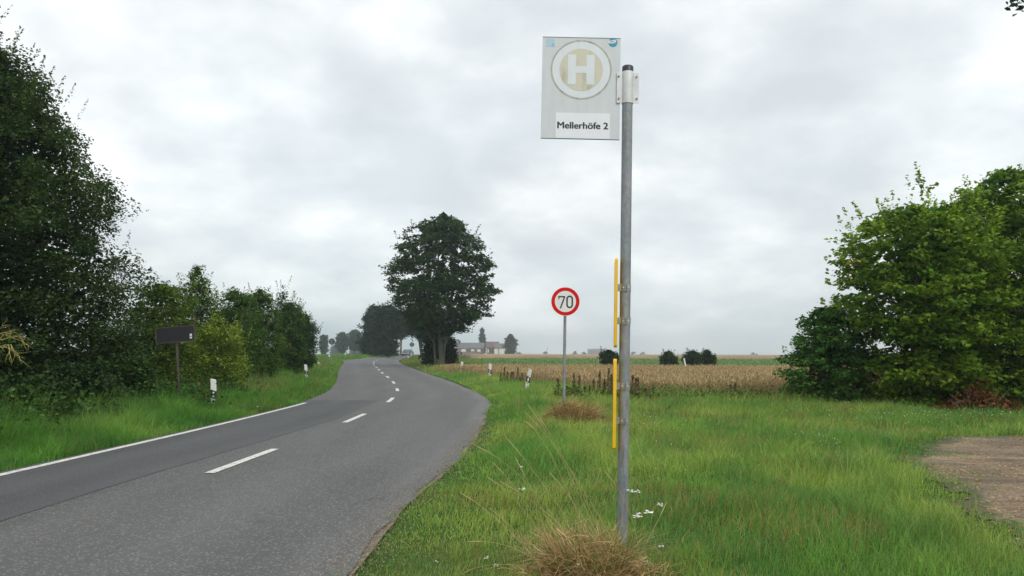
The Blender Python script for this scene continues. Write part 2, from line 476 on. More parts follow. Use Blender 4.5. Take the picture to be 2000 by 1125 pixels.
# under the road the ground sits a little lower
inr = (GX > rl(GY)-.1) & (GX < rr(GY)+.1)
Z = np.where(inr, Z-.03, Z)
ZG = gz(GY)+bumpz(GX, GY)*(np.abs(GX) < 40)*(GY < 250)
def gzb(X, Y):
    X = np.asarray(X, float); Y = np.asarray(Y, float)
    i = np.clip(np.searchsorted(Xs, X)-1, 0, len(Xs)-2); j = np.clip(np.searchsorted(Ys, Y)-1, 0, len(Ys)-2)
    u = np.clip((X-Xs[i])/(Xs[i+1]-Xs[i]), 0, 1); v = np.clip((Y-Ys[j])/(Ys[j+1]-Ys[j]), 0, 1)
    return (ZG[j, i]*(1-u)+ZG[j, i+1]*u)*(1-v)+(ZG[j+1, i]*(1-u)+ZG[j+1, i+1]*u)*v
V = np.stack([GX, GY, Z], -1).reshape(-1, 3); nx = len(Xs)
ii = (np.arange(len(Ys)-1)[:, None]*nx+np.arange(nx-1)[None]).ravel()
Q = np.stack([ii, ii+1, ii+1+nx, ii+nx], 1)
tag(npmesh('ground', V, [Q], None, M_ground, None, True), kind='structure')

def strip(name, ys, xl, xr, dz, mat, nseg=1, zfun=gz):
    V = []; n = nseg+1
    for j in range(n):
        t = j/nseg; x = xl*(1-t)+xr*t
        V.append(np.stack([x, ys, zfun(ys)+dz], 1))
    V = np.stack(V, 1).reshape(-1, 3)
    ii = (np.arange(len(ys)-1)[:, None]*n+np.arange(nseg)[None]).ravel()
    o = npmesh(name, V, [np.stack([ii, ii+1, ii+1+n, ii+n], 1)], None, mat)
    a = o.data.attributes.new('lat', 'FLOAT', 'POINT'); a.data.foreach_set('value', np.tile(np.linspace(0, 1, n), len(ys)).astype(np.float32))
    return o
ys = yrows(-15, 600)
tag(strip('gravel_shoulder', ys[ys < 60], rr(ys[ys < 60])-.16, rr(ys[ys < 60])+.0+.07*fbm(ys[ys < 60]*1.7, ys[ys < 60]*0, 4), .003, M_shoulder), kind='structure')
e1 = (fbm(ys*3.1, ys*0+2, 9)-.5)*.17*(ys < 60)
tag(strip('road', ys, rl(ys), rr(ys)+e1, .012, M_asph, 14), kind='structure')
yp = yrows(-15, 24.8)
xb = np.interp(yp, [-15, 8, 10, 12.3, 17.6, 24.8], [-4.6, -4.19, -4.13, -4.0, -3.75, -4.0])
tag(strip('road_patch', yp, rl(yp)+.0, xb+(fbm(yp*2, yp*0, 5)-.5)*.05, .016, M_asph2, 8), kind='structure')
yl = yrows(-5, 23.4)
tag(strip('edge_line', yl, rl(yl)+.10, rl(yl)+.215, .020, M_mark), kind='structure')
yl = yrows(107, 150)
tag(strip('edge_line', yl, rl(yl)+.10, rl(yl)+.26, .020, M_mark), kind='structure')
for i in range(-1, 24):
    a = 9.65+7.1*i; b = a+2.45
    yy = np.linspace(a, b, 6); w = .062 if a < 40 else .075
    x = rc(yy)
    tag(strip('lane_marking', yy, x-w, x+w, .020, M_mark), kind='structure')

# dirt parking patch on the right
DP = [G(*p) for p in [(1770, 905), (1800, 893), (1830, 880), (1870, 868), (1930, 862), (2010, 860), (2150, 862), (2400, 900), (2400, 1200), (2150, 1120), (2050, 1045), (1995, 1020), (1940, 998), (1900, 975), (1860, 950), (1850, 930), (1800, 918)]]
DPx = np.array([p.x for p in DP]); DPy = np.array([p.y for p in DP])
def inpoly(x, y, px, py):
    r = np.zeros(np.shape(x), bool); j = len(px)-1
    for i in range(len(px)):
        c = ((py[i] > y) != (py[j] > y)) & (x < (px[j]-px[i])*(y-py[i])/(py[j]-py[i]+1e-12)+px[i])
        r ^= c; j = i
    return r
def indirt(x, y):
    jx = x+(fbm(x*1.6, y*1.6, 21)-.5)*1.1+(vn(x*9, y*9, 23)-.5)*.30; jy = y+(fbm(x*1.6, y*1.6, 22)-.5)*1.0+(vn(x*9, y*9, 24)-.5)*.30
    return inpoly(jx, jy, DPx, DPy)
def dmask(x, y):
    m = np.zeros(np.shape(x))
    for q in range(14):
        a_ = q*2.4; rr_ = .42*math.sqrt((q+.5)/14)
        m = m+indirt(x+rr_*math.cos(a_), y+rr_*math.sin(a_))
    return np.clip((m/14-.30)/.7, 0, 1)
gx = np.arange(2.5, 20, .07); gy = np.arange(3.5, 16, .07)
X_, Y_ = np.meshgrid(gx, gy); dm = dmask(X_, Y_)
V = np.stack([X_, Y_, gzb(X_, Y_)+.012], -1).reshape(-1, 3); n_ = len(gx)
inside = dm > 0
f = inside[:-1, :-1] | inside[1:, 1:] | inside[1:, :-1] | inside[:-1, 1:]
ii = (np.arange(len(gy)-1)[:, None]*n_+np.arange(n_-1)[None])[f]
od = npmesh('dirt_path', V, [np.stack([ii, ii+1, ii+1+n_, ii+n_], 1)], None, M_dirt, None, True)
at_ = od.data.attributes.new('mask', 'FLOAT', 'POINT'); at_.data.foreach_set('value', dm.ravel().astype(np.float32))
tag(od, kind='structure')

# ------------------------------------------------------------------ grass
WFx = np.array([-13, -4.6, 1.8, 3.6, 4.6, 40, 60, -5]); WFy = np.array([82, 56, 37, 28.5, 27.2, 27.2, 54, 54])
WFy = np.array([54, 53.5, 37, 28.5, 27.2, 26.8, 54, 54.0]); WFx = np.array([-5.5, -4.9, 1.2, 3.4, 4.6, 45, 60, -5.5])
def inwheat(x, y): return inpoly(x+(fbm(x*.8, y*.8, 31)-.5)*1.2, y+(fbm(x*.8, y*.8, 32)-.5)*.8, WFx, WFy)
def offroad(x, y):
    e = (fbm(x*3, y*3, 8)-.5)*.16
    return (x > rr(y)-.03+e) | (x < rl(y)-.02+e)
G_DRY = np.array((.36, .29, .11)); G1 = np.array((.165, .345, .058)); G2 = np.array((.33, .44, .10)); G3 = np.array((.075, .215, .058))
def grass_cols(x, y, rng, dry=.03):
    n = len(x); a = fbm(x*.5, y*.5, 41)[:, None]; b = fbm(x*1.6, y*.9, 43)[:, None]; r = rng.uniform(0, 1, (n, 1))
    t = np.clip((a-.40)*3.2+(r-.5)*.7, 0, 1); u = np.clip((b-.42)*3.5+(r-.5)*.4, 0, 1)
    c = (G1*(1-t)+G2*t)*(1-u*.6)+G3*u*.6
    dz = np.clip((fbm(x*.9+50, y*.9, 47)-.46)*4, 0, 1)
    for (bx, by, sx_, sy_, k_) in BLOBS:
        wgt = np.exp(-((x-bx)/sx_)**2-((y-by)/sy_)**2)
        if k_ > 0: dz = np.maximum(dz, wgt*k_*1.6)
        else: c = c*(1-wgt[:, None]*.45)+np.array((.055, .175, .04))*wgt[:, None]*.45
    c = np.where(rng.uniform(0, 1, (n, 1)) < (dry+.28*dz[:, None]), G_DRY*rng.uniform(.6, 1.2, (n, 1)), c)
    return c*rng.uniform(.65, 1.3, (n, 1))
def _bl(px, py, sx_, sy_, k_):
    g = G(px, py); return (g.x, g.y, sx_, sy_, k_)
BLOBS = [_bl(1120, 832, .65, .7, .9), _bl(1150, 1090, .45, .4, .4), _bl(1640, 850, 1.6, 1.3, .8), _bl(1800, 850, 1.2, .9, .9), _bl(1740, 900, .6, .6, .8), _bl(860, 1080, .6, .5, .5), _bl(1480, 830, .9, .9, .5), _bl(1330, 890, .5, .5, .5),
         _bl(1520, 880, 1.3, 1.0, -1), _bl(1640, 930, 1.0, .6, -1), _bl(1290, 800, 1.4, 1.4, -1), _bl(1900, 1040, .5, .4, -1), _bl(1380, 1000, .5, .35, -1), _bl(1020, 800, .8, 2.2, -1), _bl(1240, 1020, .4, .3, -1)]
grng = np.random.default_rng(5)
GV = []; GQ = []; GC = []; voff = 0
def add_blades(x, y, h, w, lean, k=3, cols=None, dry=.03, wind=0.25):
    global voff
    n = len(x)
    z = gzb(x, y)-.01
    ld = grng.uniform(0, 2*PI, n)
    # slight common wind direction
    ld = np.where(grng.uniform(0, 1, n) < wind, grng.normal(.3, .5, n), ld)
    V, Q = blades(np.stack([x, y, z], 1), h, w, ld, lean, grng, k)
    c = grass_cols(x, y, grng, dry) if cols is None else cols
    GV.append(V); GQ.append(Q+voff); GC.append(np.repeat(c, 2*k, 0)); voff += len(V)
def sample(n, x0, x1, y0, y1, p=2.0):
    # density falls with distance
    u = grng.uniform(0, 1, n)
    if p == 2: y = 1/((1-u)/y0+u/y1)
    else: y = y0+(y1-y0)*u
    x = grng.uniform(x0, x1, n); return x, y
def verge_h(x, y):
    return .6+.9*fbm(x*.8, y*.8, 51)
# right verge, distance bands
for (y0, y1, dens, w, hs) in ((3.2, 6, 3400, .0042, .066), (6, 9, 2300, .006, .078), (9, 14, 1250, .009, .09), (14, 22, 600, .014, .115), (22, 34, 230, .022, .15)):
    xa, xb_ = -1.6, .68*y1+1.5
    n = int((xb_-xa)*(y1-y0)*dens); x = grng.uniform(xa, xb_, n); y = grng.uniform(y0, y1, n)
    k = offroad(x, y) & (x > -3) & ~inwheat(x, y) & (x < .68*y+1.5)
    dmk = dmask(x, y); dk = dmk > .05; k &= ~(dk & (grng.uniform(0, 1, n) > .6*(1-dmk)**1.5) & (grng.uniform(0, 1, n) > .02+.25*np.clip((fbm(x*1.3, y*2.2, 25)-.58)*8, 0, 1)))
    # clumping
    k &= grng.uniform(0, 1, n) < .45+.75*fbm(x*2.7, y*2.7, 55)
    x = x[k]; y = y[k]; n = len(x)
    edge = np.clip((x-rr(y))/.7, .25, 1); dn = indirt(x+.35, y+.5) | indirt(x+.4, y-.3) | indirt(x, y+.6); edge = np.where(dn, edge*.35, edge)
    h = hs*verge_h(x, y)*edge*grng.uniform(.5, 1.5, n)
    tall = np.clip((fbm(x*.35+9, y*.35, 57)-.50)*8, 0, 1)*.6; tuss = np.clip((fbm(x*2.6, y*2.6, 59)-.56)*9, 0, 1)*.9
    for (bx, by, sx_, sy_, k_) in BLOBS: tall = tall+np.exp(-((x-bx)/sx_)**2-((y-by)/sy_)**2)*(1.1 if k_ < 0 else -.45)
    h = h*np.clip(1+tall+tuss, .35, 3)
    add_blades(x, y, h, w*grng.uniform(.7, 1.3, n), grng.uniform(.1, .9, n), 3)
# taller verge grass between road edge and field, beyond 14 m
n = 42000; y = grng.uniform(14, 60, n); x = rr(y)+.25+grng.uniform(0, 1, n)**1.2*np.interp(y, [14, 24, 30, 60], [3.0, 3.6, 4.0, 5.0])
k = ~inwheat(x, y) | (grng.uniform(0, 1, n) < .1); x = x[k]; y = y[k]; n = len(x)
h = .20*verge_h(x, y)*np.clip((x-rr(y))/1.3, .3, 1)*grng.uniform(.5, 1.5, n)*np.interp(y, [14, 20, 30], [.6, 1, 1.3])
add_blades(x, y, h, .001*y*grng.uniform(.5, 1, n), grng.uniform(.1, .8, n), 3)
# verge far right side 55-230 m
n = 30000; y = grng.uniform(52, 230, n); x = rr(y)+.3+grng.uniform(0, 7, n)
h = np.interp(y, [52, 75, 95, 230], [.25, .30, .48, .42])*grng.uniform(.5, 1.3, n)*np.clip((x-rr(y))/1.5, .35, 1)
c = np.where(grng.uniform(0, 1, (n, 1)) < .35, np.array((.30, .27, .10)), np.array((.13, .22, .045)))*grng.uniform(.7, 1.2, (n, 1))
add_blades(x, y, h, .0016*y*grng.uniform(.5, 1, n), grng.uniform(.1, .7, n), 3, cols=c)
# left verge
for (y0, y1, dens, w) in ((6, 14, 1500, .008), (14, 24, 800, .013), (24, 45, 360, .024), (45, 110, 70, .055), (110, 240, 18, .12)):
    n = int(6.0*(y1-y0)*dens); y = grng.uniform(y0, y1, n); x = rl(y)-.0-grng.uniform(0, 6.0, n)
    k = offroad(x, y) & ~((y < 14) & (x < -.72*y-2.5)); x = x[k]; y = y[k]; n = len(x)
    d = rl(y)-x
    h = np.interp(d, [0, .3, 1.2, 2.5, 6], [.10, .16, .26, .34, .36])*(.35+1.0*fbm(x*.9, y*.9, 61)+1.0*np.clip((fbm(x*2.3, y*1.6, 63)-.52)*7, 0, 1))*grng.uniform(.6, 1.4, n)
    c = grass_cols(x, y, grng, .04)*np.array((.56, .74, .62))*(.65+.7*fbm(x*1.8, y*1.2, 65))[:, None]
    tan = (fbm(x*.6, y*.35, 67) > .55) & (y > 26)
    c = np.where((tan & (grng.uniform(0, 1, n) < .5))[:, None], np.array((.24, .20, .085))*grng.uniform(.7, 1.2, (n, 1)), c)
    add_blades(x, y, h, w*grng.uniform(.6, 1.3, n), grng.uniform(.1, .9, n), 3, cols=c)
# left field far
n = 22000; y = 60/(1-grng.uniform(0, 1, n)*.85); x = rl(y)-6-grng.uniform(0, 1, n)*y*.5
add_blades(x, y, .25*grng.uniform(.6, 1.3, n), .0022*y, grng.uniform(.1, .6, n), 3)
# grass right of dirt patch / near trees
n = 30000; x, y = sample(n, -2, 14, 3.5, 18); k = offroad(x, y) & ~indirt(x, y) & ~inwheat(x, y) & (x > -1.5) & (fbm(x*1.7, y*1.7, 151) > .50) & (x < .68*y+1); x = x[k]; y = y[k]; n = len(x)
Vc, Tc = leaf_cards(np.stack([x, y, gzb(x, y)+grng.uniform(.01, .07, n)], 1), grng.uniform(.012, .030, n)*np.clip(y/7, .8, 2), grng, 1.5, .5)
cc = np.where(grng.uniform(0, 1, (n, 1)) < .25, np.array((.30, .22, .10)), np.array((.075, .20, .04)))*grng.uniform(.7, 1.2, (n, 1))
tag(npmesh('clover', Vc, [Tc], np.repeat(cc, 4, 0), M_leaf), 'clover and small broad leaves low in the right verge grass', 'clover', kind='stuff')
GVv = np.concatenate(GV); print('grass verts', len(GVv))
tag(npmesh('grass', GVv, [np.concatenate(GQ)], np.concatenate(GC), M_grass), 'green verge grass growing on both sides of the road', 'grass', kind='stuff')

# ------------------------------------------------------------------ crops
rng = np.random.default_rng(11)
n = 150000; x = rng.uniform(-8, 46, n); y = 26+29*rng.uniform(0, 1, n)**1.25
k = inwheat(x, y) & (x < .66*y+3); x = x[k]; y = y[k]; n = len(x)
h = (.50+.16*fbm(x*.5, y*.5, 71))*rng.uniform(.82, 1.12, n)
lod = fbm(x*.16, y*.7, 73); h = np.where(lod > .66, h*.88, h)
ld = rng.uniform(0, 2*PI, n); lean = rng.uniform(.05, .45, n)
base = np.stack([x, y, gz(y)], 1)
V, Q = blades(base, h, np.full(n, .02)*rng.uniform(.7, 1.6, n)*np.interp(y, [26, 55], [.8, 1.6]), ld, lean, rng, 4)
c = np.array((.40, .29, .165))*rng.uniform(.80, 1.22, (n, 1)); g = fbm(x*.3, y*.9, 75)[:, None]
c = np.where(rng.uniform(0, 1, (n, 1)) < .10, np.array((.17, .16, .06)), c)*(.82+.36*g)
# ears: a fatter short blade on top
tip = V.reshape(n, 4, 2, 3)[:, 3].mean(1)
eh = rng.uniform(.07, .11, n)
P = np.zeros((n, 3, 3)); a = ld
for j, t in enumerate((0, .5, 1)):
    P[:, j] = tip+np.stack([np.cos(a)*eh*t*.7, np.sin(a)*eh*t*.7, eh*(t-.25)], 1)
sd = rng.uniform(0, 2*PI, n); side = np.stack([np.cos(sd), np.sin(sd), np.zeros(n)], 1)
V2, Q2 = ribbons(P, np.array([.3, 1, .25])[None]*rng.uniform(.010, .020, (n, 1)), side)
tag(npmesh('wheat', np.concatenate([V, V2]), [np.concatenate([Q, Q2+len(V)])], np.concatenate([np.repeat(c*.85, 8, 0), np.repeat(c*1.1, 6, 0)]), M_dry),
    'ripe brown wheat standing in the field beyond the right verge', 'wheat', kind='stuff')

def crop_sheet(name, y0, y1, xl, xr, hgt, mat, label, cat, nyy=60, nxx=60, amp=.08):
    yy = np.geomspace(y0, y1, nyy); yy = np.array(sorted(set(np.round(yy, 2)) | {k for k in knotY if y0 < k < y1}))
    V = []; 
    for y in yy:
        a, b = xl(y), xr(y); t = np.linspace(0, 1, nxx)
        xx = a+(b-a)*t; zz = gz(y)+hgt+(fbm(xx*.4, xx*0+y*.2, 81)-.5)*amp
        V.append(np.stack([xx, xx*0+y, zz], 1))
    V.insert(0, V[0]*np.array([1, 1, 0])+np.array([0, 0, float(gz(y0))-.02]))
    V = np.stack(V); L = V[:, :1].copy(); L[..., 2] = gz(L[..., 1])-.02; V = np.concatenate([L, V], 1)
    n = V.shape[1]; V = V.reshape(-1, 3); rows = len(V)//n
    ii = (np.arange(rows-1)[:, None]*n+np.arange(n-1)[None]).ravel()
    return tag(npmesh(name, V, [np.stack([ii, ii+1, ii+1+n, ii+n], 1)], None, mat), label, cat, kind='stuff')
crop_sheet('green_crop', 55, 112, lambda y: float(rr(y))+7.5, lambda y: y*.75+25, .16, M_beet, 'low green crop in the strip behind the wheat', 'crop')
crop_sheet('wheat', 114, 2600, lambda y: float(rr(y))+9.5, lambda y: y*.9+80, .55, M_wheat, 'distant band of ripe wheat reaching the horizon', 'wheat')
# leaves of the green crop
n = 26000; y = 55+57*rng.uniform(0, 1, n)**1.3; x = rr(y)+7.5+rng.uniform(0, 1, n)*(y*.75+18)
base = np.stack([x, y, gz(y)+.10], 1)
V, Q = blades(base, rng.uniform(.14, .32, n), rng.uniform(.05, .13, n), rng.uniform(0, 2*PI, n), rng.uniform(.2, .9, n), rng, 3)
cc = np.where(rng.uniform(0, 1, (n, 1)) < .2, np.array((.20, .23, .08)), np.array((.10, .20, .055)))*rng.uniform(.7, 1.3, (n, 1))
tag(npmesh('crop_leaves', V, [Q], np.repeat(cc, 6, 0), M_grass), 'leafy tops of the green crop strip behind the wheat', 'crop', kind='stuff')

# small stones and wood chips
def chips(name, x, y, s, col, label, cat, up=3.0):
    n = len(x); P = np.stack([x, y, gzb(x, y)+.026], 1)
    V, T = leaf_cards(P, s, rng, up)
    tag(npmesh(name, V, [T], np.repeat(col, 4, 0), M_dry), label, cat, kind='stuff')
n = 46000; x = rng.uniform(3, 17, n); y = rng.uniform(5, 15, n)
k = (indirt(x, y) | ((indirt(x+.4, y) | indirt(x, y+.4) | indirt(x, y-.4)) & (rng.uniform(0, 1, n) < .3))) & (rng.uniform(0, 1, n) < np.clip(fbm(x*.9, y*1.6, 91)*3.0-.9, .05, 1)); x = x[k]; y = y[k]; n = len(x)
chips('wood_chips', x, y, rng.uniform(.012, .045, n), np.array((.42, .29, .16))*rng.uniform(.35, 1.35, (n, 1)), 'pale wood chips littering the bare dirt patch', 'wood chips')
n = 9000; y = 3.5+14*rng.uniform(0, 1, n)**1.5; x = rr(y)+rng.normal(-.05, .13, n)
chips('gravel', x, y, rng.uniform(.006, .018, n), np.array((.30, .24, .18))*rng.uniform(.5, 1.4, (n, 1)), 'loose grit along the broken edge of the asphalt', 'gravel', 1.2)
def daisies(name, regs, label, seed):
    r = np.random.default_rng(seed); P = []
    for (cx, cy, sx, sy, n) in regs:
        for _ in range(n):
            g = G(cx+r.normal()*sx, cy+r.normal()*sy); P.append((g.x, g.y, float(gzb(np.array(g.x), np.array(g.y)))+r.uniform(.10, .2)))
    P = np.array(P); s = .0016*P[:, 1]*r.uniform(.6, 1.1, len(P)); s = np.clip(s, .014, .034)
    V = []; T = []; o = 0
    for q in range(3):
        v, t = leaf_cards(P, s, r, .8, .5); V.append(v); T.append(t+o); o += len(v)
    V = np.concatenate(V); tag(npmesh(name, V, [np.concatenate(T)], np.full((len(V), 3), .78), M_grass), label, 'flowers', kind='stuff')
daisies('clover_flowers', [(1290, 835, 35, 18, 34), (1330, 880, 60, 40, 14), (1780, 822, 90, 9, 150), (1640, 800, 60, 8, 90), (1930, 822, 45, 5, 60), (1600, 885, 30, 6, 30)], 'tiny white clover flowers dotted over the right verge grass', 3)
daisies('clover_flowers', [(530, 745, 40, 8, 45), (600, 752, 25, 6, 20), (370, 800, 60, 12, 10)], 'tiny white clover flowers on the left verge below the hedge', 4)

# ================================================================== VEGETATION
def px_r(px, Y): return px*Y/F
def tree(px, Y, pr, label, cat='tree', name='tree', ncl=200, nlf=60, leaf=.1, cr=.4, seed=1, c0=(.03, .06, .015), c1=(.07, .12, .03), trunk=.15, th=None, group=None, mat=None, stems=1, k=18, bark=None, xyz=None, lean=(0, 0), spread=.3, fork=.25, part='crown', **kw):
    X = xat(px, Y) if xyz is None else xyz[0]
    t = thing(name, label, cat, (X, Y, float(gz(Y))), group=group)
    cen = foliage(part, t, pr, ncl, nlf, leaf, cr, seed, c0, c1, mat, **kw)
    if trunk: limbs('trunk' if stems == 1 else 'stems', t, cen, (th or pr[-1][0]), trunk, seed, bark or M_bark, k, lean, stems, spread=spread, fork=fork)
    return t
def P2(rows, Y, cpx, top_extra=0):     # silhouette rows (py, half width px) -> (z, r) profile, bottom first
    out = []
    for (py, hw) in rows:
        out.append((at(cpx, py, Y).z-float(gz(Y)), max(.02, hw*Y/F)))
    return sorted(out)

# big dark tree, far left
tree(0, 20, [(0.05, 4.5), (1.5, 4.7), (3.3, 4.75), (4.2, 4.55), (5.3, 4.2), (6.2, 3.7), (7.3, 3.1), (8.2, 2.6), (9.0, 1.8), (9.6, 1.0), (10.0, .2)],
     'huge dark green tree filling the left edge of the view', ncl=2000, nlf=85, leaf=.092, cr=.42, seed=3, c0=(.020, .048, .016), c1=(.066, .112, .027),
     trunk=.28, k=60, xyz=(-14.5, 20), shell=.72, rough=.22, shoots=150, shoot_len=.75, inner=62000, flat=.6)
DG0 = (.03, .078, .016); DG1 = (.09, .175, .033)
HG = 'hedge shrubs along the left verge'
def shrub(px, Y, rows, label, seed, c0, c1, ncl=170, nlf=70, leaf=.085, cr=.32, **kw):
    kw.setdefault('trunk', .05); kw.setdefault('stems', 4); kw.setdefault('spread', .12); kw.setdefault('k', 16); kw.setdefault('inner', 900); kw.setdefault('group', HG); kw.setdefault('rough', .45)
    return tree(px, Y, P2(rows, Y, px), label, 'shrub', 'shrub', ncl, nlf, leaf, cr, seed, c0, c1, **kw)
shrub(300, 24.5, [(805, 60), (700, 66), (620, 62), (580, 48), (556, 22)], 'olive green shrub between the big dark tree and the black sign', 21, (.045, .095, .014), (.13, .20, .03), ncl=240, shoots=22, shoot_len=.4)
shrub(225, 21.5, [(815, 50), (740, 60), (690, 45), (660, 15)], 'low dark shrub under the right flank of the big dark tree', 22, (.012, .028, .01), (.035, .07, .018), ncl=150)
shrub(378, 28.5, [(778, 46), (650, 50), (600, 44), (565, 30), (540, 12), (522, 3)], 'green shrub with one tall spike above the hedge', 23, (.045, .10, .014), (.12, .20, .03), ncl=210, shoots=20, shoot_len=.5)
shrub(422, 25, [(780, 42), (720, 52), (680, 50), (645, 38), (624, 14)], 'bright yellow-green bush just right of the black sign', 24, (.10, .17, .02), (.25, .33, .045), ncl=190, leaf=.07, shoots=26, shoot_len=.3)
shrub(455, 31.5, [(765, 40), (660, 48), (610, 42), (580, 26), (568, 6)], 'dark green shrub behind the yellow-green bush', 25, DG0, DG1, ncl=200, shoots=18, shoot_len=.4)
shrub(505, 36, [(750, 36), (650, 44), (605, 36), (585, 20), (567, 4)], 'dark green shrub in the middle of the hedge with a short spike', 26, (.04, .095, .018), (.11, .19, .035), ncl=200, leaf=.1, shoots=18, shoot_len=.45)
shrub(548, 43, [(740, 20), (640, 26), (600, 22), (580, 14), (560, 3)], 'thin grey-green shrub poking above the hedge', 27, (.045, .08, .035), (.09, .13, .06), ncl=120, nlf=36, leaf=.1, shoots=30, shoot_len=.7, inner=200)
shrub(562, 42, [(745, 30), (690, 36), (630, 34), (605, 24), (592, 8)], 'dense dark shrub in the right half of the hedge', 28, (.03, .075, .016), (.085, .16, .03), ncl=190, leaf=.1, shoots=14, shoot_len=.4)
shrub(594, 48, [(735, 10), (705, 18), (690, 22), (650, 22), (628, 13), (615, 4)], 'last dark shrub at the far end of the hedge', 29, (.022, .055, .016), (.065, .12, .028), ncl=170, leaf=.11, shoots=12, shoot_len=.5)

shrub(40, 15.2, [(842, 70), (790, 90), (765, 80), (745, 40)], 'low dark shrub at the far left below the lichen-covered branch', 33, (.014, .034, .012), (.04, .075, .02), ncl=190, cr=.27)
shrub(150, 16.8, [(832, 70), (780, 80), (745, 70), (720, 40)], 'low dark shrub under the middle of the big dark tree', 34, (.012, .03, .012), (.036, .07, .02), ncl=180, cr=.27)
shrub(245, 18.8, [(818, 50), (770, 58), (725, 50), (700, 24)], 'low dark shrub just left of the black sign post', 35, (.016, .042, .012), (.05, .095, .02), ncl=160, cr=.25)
shrub(330, 30, [(775, 50), (680, 60), (620, 58), (580, 40), (560, 10)], 'shrub at the back of the hedge behind the black sign', 30, DG0, DG1, ncl=190, shoots=12)
shrub(480, 37, [(752, 46), (660, 50), (612, 44), (590, 28), (578, 8)], 'dark shrub at the back of the hedge between the spiked ones', 31, DG0, DG1, ncl=190, shoots=12)
shrub(570, 50, [(736, 20), (690, 36), (650, 36), (618, 24), (606, 8)], 'dark shrub at the back of the far end of the hedge', 32, DG0, DG1, ncl=170, leaf=.11, shoots=8)
# weeds and bare branch in front of the left hedge
def straw_heap(name, parent, n, rx, ry, h, colA, colB, w, rng, L=.16):
    c = rng.normal(size=(n, 3))*np.array((rx, ry, h))*.5; c[:, 2] = np.abs(c[:, 2])*1.1*np.clip(1.2-(c[:, 0]/rx)**2-(c[:, 1]/ry)**2, .15, 1)+.015
    a = rng.normal(.4, 1.1, n); el = rng.normal(.15, .38, n); l = L*rng.uniform(.4, 1.6, n)
    d = np.stack([np.cos(a)*np.cos(el), np.sin(a)*np.cos(el), np.sin(el)], 1); k = 4; t = np.linspace(-.5, .5, k)
    P = c[:, None, :]+d[:, None, :]*l[:, None, None]*t[None, :, None]
    P[..., 2] += (l[:, None]*.25)*(.25-t[None]**2)*rng.normal(.5, 1, (n, 1)); P[..., 2] = np.maximum(P[..., 2], .008)
    s_ = rng.normal(size=(n, 3)); s_ -= d*(s_*d).sum(1)[:, None]; s_ /= np.linalg.norm(s_, axis=1)[:, None]
    V, Q = ribbons(P, w*.5*rng.uniform(.6, 1.5, (n, 1))*np.ones((1, k)), s_)
    u = rng.uniform(0, 1, (n, 1)); cc = (np.array(colA)*(1-u)+np.array(colB)*u)*rng.uniform(.6, 1.25, (n, 1))
    return npmesh(name, V, [Q], np.repeat(cc, 2*k, 0), M_dry, parent)
def tuft_mesh(name, parent, n, L, spread, colA, colB, w, rng, k=6, r0=.1, dirb=None, flat=.35):
    a = rng.uniform(0, 2*PI, n); rr0 = r0*np.sqrt(rng.uniform(0, 1, n))
    th = rng.uniform(0, 2*PI, n)
    base = np.stack([rr0*np.cos(th), rr0*np.sin(th), np.zeros(n)], 1)
    ld = th+rng.normal(0, .6, n)
    if dirb is not None: ld = np.where(rng.uniform(0, 1, n) < .5, rng.normal(dirb, .6, n), ld)
    l = L*rng.uniform(.45, 1.1, n); le = spread*rng.uniform(.3, 1.3, n)
    t = np.linspace(0, 1, k)[None]
    P = np.zeros((n, k, 3)); off = l[:, None]*np.minimum(le[:, None]*t**1.6, 1.2*t)
    hh = l[:, None]*(t-flat*le[:, None]*t**2.2)
    P[..., 0] = base[:, 0:1]+np.cos(ld)[:, None]*off; P[..., 1] = base[:, 1:2]+np.sin(ld)[:, None]*off
    P[..., 2] = np.maximum(hh, .015*rng.uniform(0, 2, (n, 1)))
    P += rng.normal(0, .012, P.shape)*t[..., None]; P[..., 2] = np.maximum(P[..., 2], .01)
    side = np.stack([np.cos(a), np.sin(a), np.zeros(n)], 1)
    W = w*.5*(1-.8*t**2)*rng.uniform(.6, 1.3, (n, 1))
    V, Q = ribbons(P, W, side)
    u = rng.uniform(0, 1, (n, 1)); c = (np.array(colA)*(1-u)+np.array(colB)*u)*rng.uniform(.7, 1.2, (n, 1))
    return npmesh(name, V, [Q], np.repeat(c, 2*k, 0), M_dry, parent)

# right group
def small_spec(label, px, Y, rows, seed, c0, c1, **kw):
    return tree(px, Y, P2(rows, Y, px), label, 'tree', 'tree', seed=seed, c0=c0, c1=c1, **kw)
OY = 22
_b = Vector((xat(1800, OY), OY, 0))
def _l(px, py, dy=0): return tuple(at(px, py, OY+dy)-_b)
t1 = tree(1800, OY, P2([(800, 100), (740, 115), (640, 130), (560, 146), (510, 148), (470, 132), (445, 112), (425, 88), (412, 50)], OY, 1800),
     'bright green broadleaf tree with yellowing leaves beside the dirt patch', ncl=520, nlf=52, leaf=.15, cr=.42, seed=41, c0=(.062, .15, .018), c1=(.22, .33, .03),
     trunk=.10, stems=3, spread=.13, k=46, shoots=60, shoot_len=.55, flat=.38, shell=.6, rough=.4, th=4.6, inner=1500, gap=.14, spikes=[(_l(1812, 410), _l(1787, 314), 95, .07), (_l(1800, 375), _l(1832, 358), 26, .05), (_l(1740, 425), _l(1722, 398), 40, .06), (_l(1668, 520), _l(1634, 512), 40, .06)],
     accents=[((-1.25, -1.2, 1.35), .34, (.34, .33, .03)), ((-1.75, -.9, .75), .25, (.50, .10, .02)), ((-.5, -1.6, .95), .4, (.24, .30, .03)), ((-2.0, -.4, 3.75), .3, (.36, .33, .06))])
